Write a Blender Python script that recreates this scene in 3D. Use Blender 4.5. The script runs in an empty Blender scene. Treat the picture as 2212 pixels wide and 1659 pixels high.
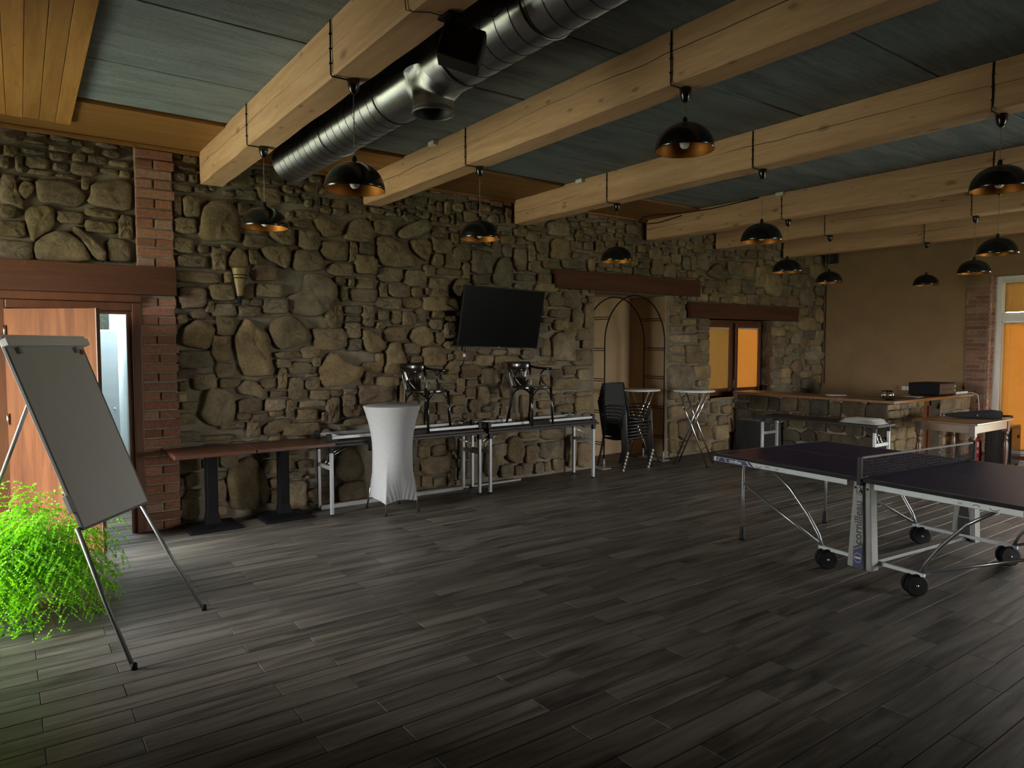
import bpy, math, random
from math import pi, sin, cos, radians, sqrt, atan2
from mathutils import Vector, Matrix

# ------------------------------------------------------------------ camera, sky, exposure
SC = bpy.context.scene
COL = SC.collection
cam = bpy.data.cameras.new('camera')
cam.sensor_width = 36.0
cam.lens = 36.0 * 1507.0 / 2212.0
cam.clip_start = 0.05
camo = bpy.data.objects.new('camera', cam)
COL.objects.link(camo)
camo.location = (0, 0, 1.70)
camo.rotation_euler = (radians(90 - 3.171), 0, -radians(36.0025))
SC.camera = camo

world = bpy.data.worlds.new('sky')
SC.world = world
world.use_nodes = True
wn = world.node_tree
wn.nodes.clear()
w_out = wn.nodes.new('ShaderNodeOutputWorld')
w_bg = wn.nodes.new('ShaderNodeBackground')
w_tc = wn.nodes.new('ShaderNodeTexCoord')
w_sep = wn.nodes.new('ShaderNodeSeparateXYZ')
w_ramp = wn.nodes.new('ShaderNodeValToRGB')
w_map = wn.nodes.new('ShaderNodeMapRange')
w_map.inputs['From Min'].default_value = -1.0
w_map.inputs['From Max'].default_value = 1.0
wn.links.new(w_tc.outputs['Generated'], w_sep.inputs[0])
wn.links.new(w_sep.outputs['Z'], w_map.inputs['Value'])
wn.links.new(w_map.outputs[0], w_ramp.inputs[0])
cr = w_ramp.color_ramp
cr.elements[0].position = 0.0; cr.elements[0].color = (0.17, 0.185, 0.12, 1)      # lawn and paving outside
cr.elements[1].position = 0.47; cr.elements[1].color = (0.25, 0.255, 0.18, 1)
e = cr.elements.new(0.52); e.color = (0.74, 0.73, 0.71, 1)                       # horizon
e = cr.elements.new(1.0); e.color = (0.88, 0.93, 1.0, 1)                         # overcast sky
wn.links.new(w_ramp.outputs[0], w_bg.inputs['Color'])
w_bg.inputs['Strength'].default_value = 21
wn.links.new(w_bg.outputs[0], w_out.inputs['Surface'])

SC.view_settings.view_transform = 'Standard'
SC.view_settings.look = 'None'
SC.view_settings.gamma = 1.0
SC.view_settings.use_curve_mapping = False
SC.view_settings.exposure = 1.36
SC.cycles.use_denoising = True
SC.cycles.max_bounces = 8
SC.cycles.diffuse_bounces = 5
SC.cycles.glossy_bounces = 4
SC.cycles.transmission_bounces = 6
SC.cycles.sample_clamp_indirect = 6.0
SC.cycles.caustics_reflective = False
SC.cycles.caustics_refractive = False

def portal(name, loc, rot, sx, sy):
    # guides the sampling of the daylight that comes through a window opening
    l = bpy.data.lights.new(name, 'AREA')
    l.shape = 'RECTANGLE'; l.size = sx; l.size_y = sy
    l.cycles.is_portal = True
    o = bpy.data.objects.new(name, l); COL.objects.link(o)
    o.location = loc; o.rotation_euler = rot
    return o
LWX, LWY0, LWY1, LWZ = -1.5, 4.75, 6.95, 2.7          # glass door in the left wall
RWY0, RWY1, RWZ = 1.6, 2.5, 2.70                    # unshaded glass door in the right wall
portal('daylight_left', (LWX - 0.02, (LWY0 + LWY1) / 2, LWZ / 2), (0, -pi / 2, 0), LWZ, LWY1 - LWY0)
portal('daylight_right', (12.26, (RWY0 + RWY1) / 2, RWZ / 2), (0, pi / 2, 0), RWZ, RWY1 - RWY0)

FWX0, FWX1, FWZ = 7.4, 10.2, 2.3                      # unseen glazed front, added behind the camera for fill light
portal('fill_daylight_front', ((FWX0 + FWX1) / 2, -3.62, FWZ / 2), (pi / 2, 0, 0), FWX1 - FWX0, FWZ)

def lamp_area(name, loc, rot, sx, sy, power, color):
    l = bpy.data.lights.new(name, 'AREA'); l.shape = 'RECTANGLE'
    l.size = sx; l.size_y = sy; l.energy = power; l.color = color
    o = bpy.data.objects.new(name, l); COL.objects.link(o)
    o.location = loc; o.rotation_euler = rot
    return o
# ceiling light of the corridor behind the open door
lamp_area('corridor_ceiling_light', (0.3, 8.1, 2.72), (0, 0, 0), 1.2, 0.9, 50, (0.82, 0.95, 1.0))

R = random.Random(7)

# ------------------------------------------------------------------ materials
class NT:
    def __init__(s, name):
        s.m = bpy.data.materials.new(name); s.m.use_nodes = True
        s.t = s.m.node_tree; s.b = s.t.nodes['Principled BSDF']
    def n(s, typ, **kw):
        nd = s.t.nodes.new(typ)
        for k, v in kw.items():
            if hasattr(nd, k): setattr(nd, k, v)
            else: nd.inputs[k.replace('_', ' ')].default_value = v
        return nd
    def l(s, a, b): s.t.links.new(a, b)
    def coords(s, scale=(1, 1, 1), kind='Object', offset=None):
        tc = s.n('ShaderNodeTexCoord'); mp = s.n('ShaderNodeMapping')
        mp.inputs['Scale'].default_value = scale
        s.l(tc.outputs[kind], mp.inputs['Vector'])
        if offset is not None: s.l(offset, mp.inputs['Location'])
        return mp.outputs[0]
    def noise(s, vec, scale, detail=4, rough=0.55, dist=0.0):
        nd = s.n('ShaderNodeTexNoise')
        nd.inputs['Scale'].default_value = scale; nd.inputs['Detail'].default_value = detail
        nd.inputs['Roughness'].default_value = rough; nd.inputs['Distortion'].default_value = dist
        if vec is not None: s.l(vec, nd.inputs['Vector'])
        return nd.outputs['Fac']
    def ramp(s, fac, stops):
        r = s.n('ShaderNodeValToRGB'); c = r.color_ramp
        while len(c.elements) < len(stops): c.elements.new(0.5)
        for e, (p, col) in zip(c.elements, stops):
            e.position = p; e.color = (*col, 1) if len(col) == 3 else col
        s.l(fac, r.inputs[0]); return r.outputs[0]
    def mix(s, a, b, fac, mode='MIX'):
        m = s.n('ShaderNodeMix'); m.data_type = 'RGBA'; m.blend_type = mode
        for sock, v in ((m.inputs['Factor'], fac), (m.inputs[6], a), (m.inputs[7], b)):
            if isinstance(v, (int, float)): sock.default_value = v
            elif isinstance(v, tuple): sock.default_value = (*v, 1)
            else: s.l(v, sock)
        return m.outputs[2]
    def math(s, op, a, b=0.0, c=0.0):
        m = s.n('ShaderNodeMath'); m.operation = op
        for i, v in enumerate((a, b, c)):
            if isinstance(v, (int, float)): m.inputs[i].default_value = v
            else: s.l(v, m.inputs[i])
        return m.outputs[0]
    def tint(s):
        a = s.n('ShaderNodeAttribute'); a.attribute_name = 'tint'; return a.outputs['Color'], a.outputs['Fac']
    def sep(s, v):
        x = s.n('ShaderNodeSeparateXYZ'); s.l(v, x.inputs[0]); return x.outputs
    def base(s, v):
        if isinstance(v, tuple): s.b.inputs['Base Color'].default_value = (*v, 1)
        else: s.l(v, s.b.inputs['Base Color'])
    def rough(s, v):
        if isinstance(v, (int, float)): s.b.inputs['Roughness'].default_value = v
        else: s.l(v, s.b.inputs['Roughness'])
    def bump(s, h, strength=0.4, dist=0.01):
        b = s.n('ShaderNodeBump'); b.inputs['Strength'].default_value = strength
        b.inputs['Distance'].default_value = dist
        s.l(h, b.inputs['Height']); s.l(b.outputs[0], s.b.inputs['Normal'])

def plain(name, col, rough=0.5, metal=0.0, noise=0.06, nscale=14.0, bump=0.0, coat=0.0, spec=0.5):
    k = NT(name); v = k.coords()
    f = k.noise(v, nscale, 3)
    d = tuple(max(0, c * (1 - noise * 2)) for c in col); u = tuple(min(1, c * (1 + noise * 2)) for c in col)
    k.base(k.ramp(f, [(0.3, d), (0.7, u)])); k.rough(rough)
    k.b.inputs['Metallic'].default_value = metal
    k.b.inputs['Coat Weight'].default_value = coat
    k.b.inputs['Specular IOR Level'].default_value = spec
    if bump: k.bump(k.noise(v, nscale * 6, 3), bump, 0.004)
    return k.m

def m_stone():
    k = NT('field_stone'); v = k.coords((1, 1, 1))
    col, fac = k.tint()
    f1 = k.noise(v, 5.5, 5, 0.62); f2 = k.noise(v, 34, 6, 0.7); f3 = k.noise(v, 120, 3, 0.7)
    c = k.mix(col, k.ramp(f1, [(0.30, (0.62, 0.58, 0.55)), (0.50, (0.98, 0.96, 0.93)), (0.70, (1.28, 1.25, 1.18))]), 1.0, 'MULTIPLY')
    c = k.mix(c, k.ramp(f2, [(0.30, (0.66, 0.63, 0.60)), (0.62, (1.12, 1.11, 1.09))]), 0.75, 'MULTIPLY')
    c = k.mix(c, (0.42, 0.40, 0.36), k.ramp(f3, [(0.68, (0, 0, 0)), (0.82, (0.5, 0.5, 0.5))]))
    k.base(c); k.rough(0.88)
    f4 = k.noise(v, 15, 8, 0.72, 0.4)
    h = k.math('ADD', k.math('MULTIPLY', f2, 0.7), k.math('MULTIPLY', f1, 1.0)); h = k.math('ADD', h, k.math('MULTIPLY', f4, 1.8))
    h = k.math('ADD', h, k.math('MULTIPLY', f3, 0.25))
    k.bump(h, 0.95, 0.030)
    return k.m

def m_tinted(name, rough, bscale, bump, dist, lo, hi, coat=0):
    k = NT(name); v = k.coords(); col, fac = k.tint()
    f = k.noise(v, bscale, 5, 0.65)
    k.base(k.mix(col, k.ramp(f, [(0.3, (lo, lo, lo)), (0.7, (hi, hi, hi))]), 1.0, 'MULTIPLY'))
    k.rough(rough); k.bump(f, bump, dist)
    return k.m

def m_wood(name, c0, c1, c2, axis, rough=0.6, gscale=9.0, stretch=14.0, knots=0.0, knot_col=(0.10, 0.05, 0.02), bump=0.15, tinted=False):
    # grain runs along the given axis (0 x, 1 y, 2 z)
    k = NT(name)
    sc = [1.0, 1.0, 1.0]; sc[axis] = 1.0 / stretch
    v = k.coords(tuple(sc))
    f = k.noise(v, gscale, 5, 0.6, 0.6); f2 = k.noise(v, gscale * 7, 3, 0.6)
    c = k.ramp(f, [(0.25, c0), (0.5, c1), (0.75, c2)])
    c = k.mix(c, k.ramp(f2, [(0.3, (0.72, 0.68, 0.62)), (0.65, (1.05, 1.05, 1.05))]), 0.6, 'MULTIPLY')
    if tinted: c = k.mix(c, k.tint()[0], 1.0, 'MULTIPLY')
    if knots:
        ks = [2.6, 2.6, 2.6]; ks[axis] = 1.15
        vk = k.coords(tuple(ks))
        vo = k.n('ShaderNodeTexVoronoi'); vo.inputs['Scale'].default_value = 1.5
        k.l(vk, vo.inputs['Vector'])
        d = vo.outputs['Distance']
        ring = k.ramp(d, [(0.0, (1, 1, 1)), (knots * 0.55, (0.8, 0.8, 0.8)), (knots, (0, 0, 0))])
        c = k.mix(c, knot_col, k.math('MULTIPLY', ring, 0.75))
    k.base(c); k.rough(rough)
    if bump: k.bump(f2, bump, 0.004)
    return k.m

def m_beam():
    k = NT('spruce_beam'); oi = k.n('ShaderNodeObjectInfo'); rv = k.n('ShaderNodeCombineXYZ')
    for i in range(3): k.l(k.math('MULTIPLY', oi.outputs['Random'], 17.0 + 9 * i), rv.inputs[i])
    rv = rv.outputs[0]
    v = k.coords((1, 0.07, 1), offset=rv); tc = k.coords((1, 1, 1)); xyz = k.sep(tc)
    f = k.noise(v, 10, 5, 0.6, 0.8); f2 = k.noise(v, 70, 3, 0.6)
    c = k.ramp(f, [(0.25, (0.44, 0.255, 0.130)), (0.5, (0.55, 0.335, 0.185)), (0.75, (0.64, 0.41, 0.24))])
    c = k.mix(c, k.ramp(f2, [(0.3, (0.80, 0.76, 0.70)), (0.65, (1.04, 1.04, 1.04))]), 0.6, 'MULTIPLY')
    for sc, seed in (((3.6, 1.7, 3.6), 0.0), ((6.0, 2.7, 6.0), 3.7)):
        mp = k.n('ShaderNodeMapping'); mp.inputs['Scale'].default_value = sc; k.l(rv, mp.inputs['Location'])
        t = k.n('ShaderNodeTexCoord'); k.l(t.outputs['Object'], mp.inputs['Vector'])
        vo = k.n('ShaderNodeTexVoronoi'); vo.inputs['Scale'].default_value = 1.35
        k.l(mp.outputs[0], vo.inputs['Vector'])
        ring = k.ramp(vo.outputs['Distance'], [(0.0, (1, 1, 1)), (0.07, (0.75, 0.75, 0.75)), (0.15, (0, 0, 0))])
        c = k.mix(c, (0.16, 0.085, 0.035), k.math('MULTIPLY', ring, 0.8))
    # one long drying crack along each side face
    wob = k.noise(k.coords((0.01, 0.38, 0.01), offset=rv), 1.0, 4, 0.6)
    dist = k.math('ABSOLUTE', k.math('SUBTRACT', k.math('SUBTRACT', xyz[2], 0.165), k.math('MULTIPLY', k.math('SUBTRACT', wob, 0.5), 0.22)))
    side = k.math('GREATER_THAN', k.math('ABSOLUTE', xyz[0]), 0.10)
    gap = k.noise(k.coords((0.01, 0.5, 0.01), offset=rv), 1.0, 2)
    wd = k.math('MULTIPLY', k.ramp(gap, [(0.40, (0.0, 0.0, 0.0)), (0.58, (1, 1, 1))]), 0.0030)
    crack = k.math('MULTIPLY', k.math('LESS_THAN', dist, wd), side)
    c = k.mix(c, (0.06, 0.035, 0.018), crack)
    k.base(c); k.rough(0.7)
    k.bump(k.math('SUBTRACT', k.math('MULTIPLY', f2, 0.3), crack), 0.35, 0.006)
    return k.m

def m_tile():
    k = NT('wood_look_tile'); col, fac = k.tint()
    off = k.n('ShaderNodeVectorMath'); off.operation = 'SCALE'; k.l(col, off.inputs[0]); off.inputs['Scale'].default_value = 23.0
    v = k.coords((0.24, 2.9, 1), offset=off.outputs[0])
    f = k.noise(v, 4.2, 6, 0.62, 1.0); v2 = k.coords((0.05, 1.0, 1), offset=off.outputs[0]); f2 = k.noise(v2, 42, 4, 0.6)
    v3 = k.coords((0.55, 2.2, 1), offset=off.outputs[0]); f3 = k.noise(v3, 1.6, 4, 0.6, 0.8)
    c = k.ramp(f, [(0.30, (0.035, 0.031, 0.026)), (0.44, (0.090, 0.081, 0.067)), (0.58, (0.145, 0.131, 0.108)), (0.75, (0.195, 0.178, 0.150))])
    c = k.mix(c, k.ramp(f2, [(0.3, (0.70, 0.70, 0.70)), (0.66, (1.08, 1.08, 1.08))]), 0.75, 'MULTIPLY')
    c = k.mix(c, k.ramp(f3, [(0.30, (0.30, 0.29, 0.28)), (0.43, (0.95, 0.95, 0.95)), (0.7, (1.1, 1.08, 1.05))]), 0.8, 'MULTIPLY')
    s = k.sep(col)
    c = k.mix(c, k.ramp(s[0], [(0.0, (0.80, 0.80, 0.82)), (1.0, (1.14, 1.12, 1.08))]), 1.0, 'MULTIPLY')
    k.base(c)
    k.rough(k.ramp(f2, [(0.2, (0.40, 0.40, 0.40)), (0.8, (0.52, 0.52, 0.52))]))
    k.b.inputs['Specular IOR Level'].default_value = 0.28
    k.bump(f2, 0.10, 0.002)
    return k.m

def m_concrete():
    k = NT('raw_concrete'); col, fac = k.tint(); v = k.coords((0.35, 2.4, 1)); v1 = k.coords()
    f = k.noise(v, 2.6, 6, 0.65, 0.5); f2 = k.noise(v1, 26, 5, 0.7); f3 = k.noise(k.coords((0.25, 3, 1)), 12, 4, 0.65)
    c = k.ramp(f, [(0.28, (0.118, 0.138, 0.152)), (0.5, (0.190, 0.218, 0.236)), (0.72, (0.250, 0.282, 0.300))])
    c = k.mix(c, k.ramp(f3, [(0.32, (0.72, 0.72, 0.72)), (0.6, (1.04, 1.04, 1.04))]), 0.8, 'MULTIPLY')
    c = k.mix(c, k.ramp(f2, [(0.28, (0.55, 0.55, 0.55)), (0.42, (1, 1, 1))]), 0.7, 'MULTIPLY')
    c = k.mix(c, col, 1.0, 'MULTIPLY')
    k.base(c); k.rough(0.9); k.bump(k.math('ADD', f2, k.math('MULTIPLY', f3, 0.6)), 0.5, 0.01)
    return k.m

def m_duct():
    k = NT('galvanised_steel'); v = k.coords((4, 1.2, 4)); f = k.noise(v, 3, 3); f2 = k.noise(k.coords(), 60, 3)
    k.base(k.ramp(f, [(0.3, (0.30, 0.31, 0.31)), (0.7, (0.46, 0.47, 0.47))]))
    k.b.inputs['Metallic'].default_value = 1.0
    k.b.inputs['Anisotropic'].default_value = 0.9
    tg = k.n('ShaderNodeCombineXYZ'); tg.inputs[1].default_value = 1.0      # rolling marks run round the pipe
    k.l(tg.outputs[0], k.b.inputs['Tangent'])
    k.rough(k.ramp(f2, [(0.3, (0.36, 0.36, 0.36)), (0.7, (0.46, 0.46, 0.46))]))
    return k.m

def m_blind(name, col, trans):
    k = NT(name); t = k.t
    k.base(k.ramp(k.noise(k.coords((1, 1, 1)), 8, 2), [(0.3, tuple(c * 0.9 for c in col)), (0.7, col)]))
    k.rough(0.5)
    tr = k.n('ShaderNodeBsdfTranslucent'); tr.inputs['Color'].default_value = (*trans, 1)
    mx = k.n('ShaderNodeMixShader'); mx.inputs[0].default_value = 0.55
    out = t.nodes['Material Output']
    k.l(k.b.outputs[0], mx.inputs[1]); k.l(tr.outputs[0], mx.inputs[2]); k.l(mx.outputs[0], out.inputs['Surface'])
    return k.m

def m_leaf():
    k = NT('fern_leaf'); col, fac = k.tint()
    k.base(col); k.rough(0.45)
    tr = k.n('ShaderNodeBsdfTranslucent')
    k.l(k.mix(col, (1.5, 1.7, 0.6), 1.0, 'MULTIPLY'), tr.inputs['Color'])
    mx = k.n('ShaderNodeMixShader'); mx.inputs[0].default_value = 0.45
    out = k.t.nodes['Material Output']
    k.l(k.b.outputs[0], mx.inputs[1]); k.l(tr.outputs[0], mx.inputs[2]); k.l(mx.outputs[0], out.inputs['Surface'])
    return k.m

def m_glass(name, rough=0.0, col=(1, 1, 1)):
    k = NT(name)
    f = k.noise(k.coords(), 3, 2)
    k.base(k.ramp(f, [(0.0, col), (1.0, col)])); k.rough(rough)
    k.b.inputs['Transmission Weight'].default_value = 1.0; k.b.inputs['IOR'].default_value = 1.45
    return k.m

def m_pane():
    # thin window glass: mostly clear with a faint reflection
    k = NT('window_glass'); out = k.t.nodes['Material Output']
    tr = k.n('ShaderNodeBsdfTransparent'); gl = k.n('ShaderNodeBsdfGlossy'); gl.inputs['Roughness'].default_value = 0.02
    fr = k.n('ShaderNodeFresnel'); fr.inputs['IOR'].default_value = 1.4
    mx = k.n('ShaderNodeMixShader'); k.l(fr.outputs[0], mx.inputs[0])
    k.l(tr.outputs[0], mx.inputs[1]); k.l(gl.outputs[0], mx.inputs[2]); k.l(mx.outputs[0], out.inputs['Surface'])
    return k.m

M = {}
M['stone'] = m_stone()
M['brick'] = m_tinted('old_brick', 0.9, 30, 0.6, 0.01, 0.62, 1.12)
M['mortar'] = plain('lime_mortar', (0.190, 0.160, 0.115), 0.95, noise=0.12, nscale=7, bump=0.5)
M['mortar_pale'] = plain('brick_mortar', (0.26, 0.22, 0.175), 0.95, noise=0.12, nscale=12, bump=0.5)
M['plaster'] = plain('beige_plaster', (0.25, 0.155, 0.074), 0.85, noise=0.04, nscale=3, bump=0.12)
M['niche'] = plain('lightened_niche_plaster', (0.40, 0.275, 0.155), 0.85, noise=0.04, nscale=3, bump=0.12)  # plaster lightened to make up for light that misses the niche
M['white_wall'] = plain('white_plaster', (0.70, 0.74, 0.74), 0.8, noise=0.02)
M['concrete'] = m_concrete()
M['beam'] = m_beam()
M['soffit'] = m_wood('larch_board', (0.20, 0.088, 0.020), (0.26, 0.124, 0.031), (0.31, 0.160, 0.046), 0, knots=0.07, tinted=True)
M['soffit_y'] = m_wood('larch_board_lengthwise', (0.34, 0.155, 0.036), (0.45, 0.22, 0.058), (0.52, 0.28, 0.085), 1, knots=0.08, tinted=True)
M['lintel'] = m_wood('stained_lintel', (0.048, 0.013, 0.002), (0.072, 0.020, 0.003), (0.095, 0.029, 0.005), 0, rough=0.85, knots=0.05)
M['frame_brown'] = m_wood('dark_stained_frame', (0.085, 0.030, 0.012), (0.115, 0.042, 0.017), (0.145, 0.055, 0.022), 2, rough=0.45)
M['leaf_wood'] = m_wood('walnut_veneer', (0.070, 0.019, 0.0030), (0.125, 0.041, 0.0105), (0.175, 0.066, 0.0190), 2, rough=0.7, gscale=16, stretch=18, bump=0.03)
M['leaf_wood'].node_tree.nodes['Principled BSDF'].inputs['Specular IOR Level'].default_value = 0.2
M['tile'] = m_tile()
M['grout'] = plain('dark_grout', (0.045, 0.042, 0.038), 0.95)
M['black_gloss'] = plain('black_enamel', (0.006, 0.006, 0.006), 0.22, coat=0.3, noise=0.02)
M['black'] = plain('black_plastic', (0.007, 0.007, 0.007), 0.5, spec=0.3)
M['black_metal'] = plain('black_powder_coat', (0.006, 0.006, 0.007), 0.5, bump=0.05, spec=0.10)
M['gold'] = plain('gold_leaf_lining', (0.34, 0.125, 0.015), 0.5, metal=0.7, noise=0.05)
M['bulb'] = plain('frosted_bulb', (0.80, 0.80, 0.80), 0.35, noise=0.01)
M['cord_clear'] = plain('pale_cord', (0.20, 0.17, 0.14), 0.6)
M['duct'] = m_duct()
M['duct_grey'] = plain('dull_steel', (0.16, 0.165, 0.165), 0.45, metal=0.6, noise=0.03)
M['easel_grey'] = plain('grey_anodised_tube', (0.17, 0.17, 0.165), 0.42, metal=0.3, noise=0.03)
M['lath'] = plain('pale_lath', (0.36, 0.36, 0.34), 0.5, noise=0.03)
M['duct_dark'] = plain('duct_seam_and_shade', (0.02, 0.02, 0.02), 0.5)  # rubber seams, and the shade inside the spout
M['alu'] = plain('satin_aluminium', (0.40, 0.415, 0.42), 0.42, metal=0.4, noise=0.03)
M['alu_paint'] = plain('silver_paint', (0.46, 0.48, 0.48), 0.42, metal=0.25, noise=0.03)
M['chrome'] = plain('chrome', (0.72, 0.72, 0.72), 0.14, metal=1.0, noise=0.01)
M['whiteboard'] = plain('whiteboard_enamel', (0.44, 0.445, 0.425), 0.35, noise=0.01)
M['white_paint'] = plain('white_lacquer', (0.66, 0.66, 0.64), 0.4, noise=0.02)
M['grey_paint'] = plain('grey_lacquer', (0.30, 0.30, 0.28), 0.45, noise=0.03)
M['cabinet_white'] = plain('pale_blue_cabinet', (0.36, 0.42, 0.45), 0.45, noise=0.02)
M['fabric_white'] = plain('stretch_fabric', (0.33, 0.33, 0.335), 0.9, noise=0.02, nscale=40, bump=0.05)
M['darkwood'] = m_wood('dark_oak_top', (0.050, 0.018, 0.010), (0.075, 0.027, 0.014), (0.105, 0.040, 0.021), 0, rough=0.35)
M['blackwood'] = plain('black_lacquered_beech', (0.008, 0.006, 0.005), 0.18, coat=0.5, noise=0.05)
M['black_top'] = plain('black_laminate', (0.012, 0.010, 0.009), 0.42, spec=0.3)
M['screen'] = plain('screen_glass', (0.004, 0.004, 0.005), 0.2, noise=0.01, spec=0.2)
M['parchment'] = plain('amber_glass_shade', (0.19, 0.130, 0.040), 0.5, noise=0.15, nscale=60)
M['ivory'] = plain('ivory_plastic', (0.24, 0.17, 0.07), 0.45, noise=0.02)
M['pvc'] = plain('white_pvc', (0.70, 0.68, 0.64), 0.4, noise=0.02)
M['blind'] = m_blind('bamboo_blind', (0.36, 0.205, 0.065), (0.44, 0.265, 0.095))
M['blind_pale'] = m_blind('pale_bamboo_blind', (0.30, 0.20, 0.08), (0.28, 0.19, 0.08))
M['glass'] = m_glass('clear_glass')
M['pane'] = m_pane()
M['counter'] = m_wood('pine_counter', (0.15, 0.065, 0.020), (0.21, 0.098, 0.034), (0.26, 0.130, 0.050), 0, rough=0.35)
M['table_oak'] = m_wood('polished_oak', (0.14, 0.070, 0.025), (0.19, 0.102, 0.040), (0.24, 0.135, 0.058), 0, rough=0.3)
M['turned_wood'] = m_wood('turned_walnut', (0.055, 0.022, 0.010), (0.080, 0.033, 0.016), (0.105, 0.046, 0.023), 2, rough=0.28)
M['tt_blue'] = plain('blue_playing_surface', (0.010, 0.013, 0.060), 0.38, noise=0.03, spec=0.22)
M['tt_grey'] = plain('grey_moulded_plastic', (0.24, 0.24, 0.225), 0.45, noise=0.02)
M['tt_rim'] = plain('pale_steel_apron', (0.42, 0.45, 0.45), 0.4, metal=0.2, noise=0.02)
M['navy'] = plain('navy_print', (0.014, 0.018, 0.075), 0.5, noise=0.01)
M['ink'] = plain('dark_print', (0.012, 0.012, 0.016), 0.5, noise=0.01)
M['white_print'] = plain('white_print', (0.62, 0.64, 0.66), 0.5, noise=0.01)
M['line'] = plain('court_line', (0.16, 0.16, 0.15), 0.6, noise=0.02)
M['steel'] = plain('grey_steel_tube', (0.30, 0.31, 0.31), 0.3, metal=0.8, noise=0.03)
M['rubber'] = plain('black_rubber', (0.006, 0.006, 0.006), 0.6, noise=0.03, spec=0.2)
M['net'] = plain('net_cord', (0.035, 0.035, 0.035), 0.8)
M['net_tape'] = plain('net_tape', (0.17, 0.17, 0.16), 0.8)
M['leaf'] = m_leaf()
M['stem'] = plain('fern_stem', (0.035, 0.022, 0.010), 0.5)
M['pot'] = plain('dark_pot', (0.018, 0.020, 0.020), 0.4)
M['red'] = plain('red_enamel', (0.26, 0.016, 0.022), 0.35, noise=0.03)
M['red_print'] = plain('red_sticker', (0.20, 0.015, 0.018), 0.5, noise=0.03)
M['paper'] = plain('white_paper', (0.60, 0.59, 0.56), 0.8, noise=0.03)
M['cloth_black'] = plain('black_cloth', (0.010, 0.010, 0.013), 0.9, nscale=30, bump=0.3)
M['slab'] = plain('speckled_granite', (0.030, 0.030, 0.030), 0.5, noise=0.4, nscale=90)
M['picture'] = plain('dark_foliage_picture', (0.020, 0.026, 0.016), 0.4, noise=0.45, nscale=30)
M['cup'] = plain('pale_ceramic', (0.42, 0.36, 0.33), 0.3, noise=0.05)
M['mesh_black'] = plain('black_textilene', (0.012, 0.012, 0.013), 0.7)
M['chair_frame'] = plain('dark_grey_frame', (0.05, 0.05, 0.05), 0.4, metal=0.4)
M['cap_white'] = plain('pale_foot_cap', (0.42, 0.40, 0.35), 0.5)

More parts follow.
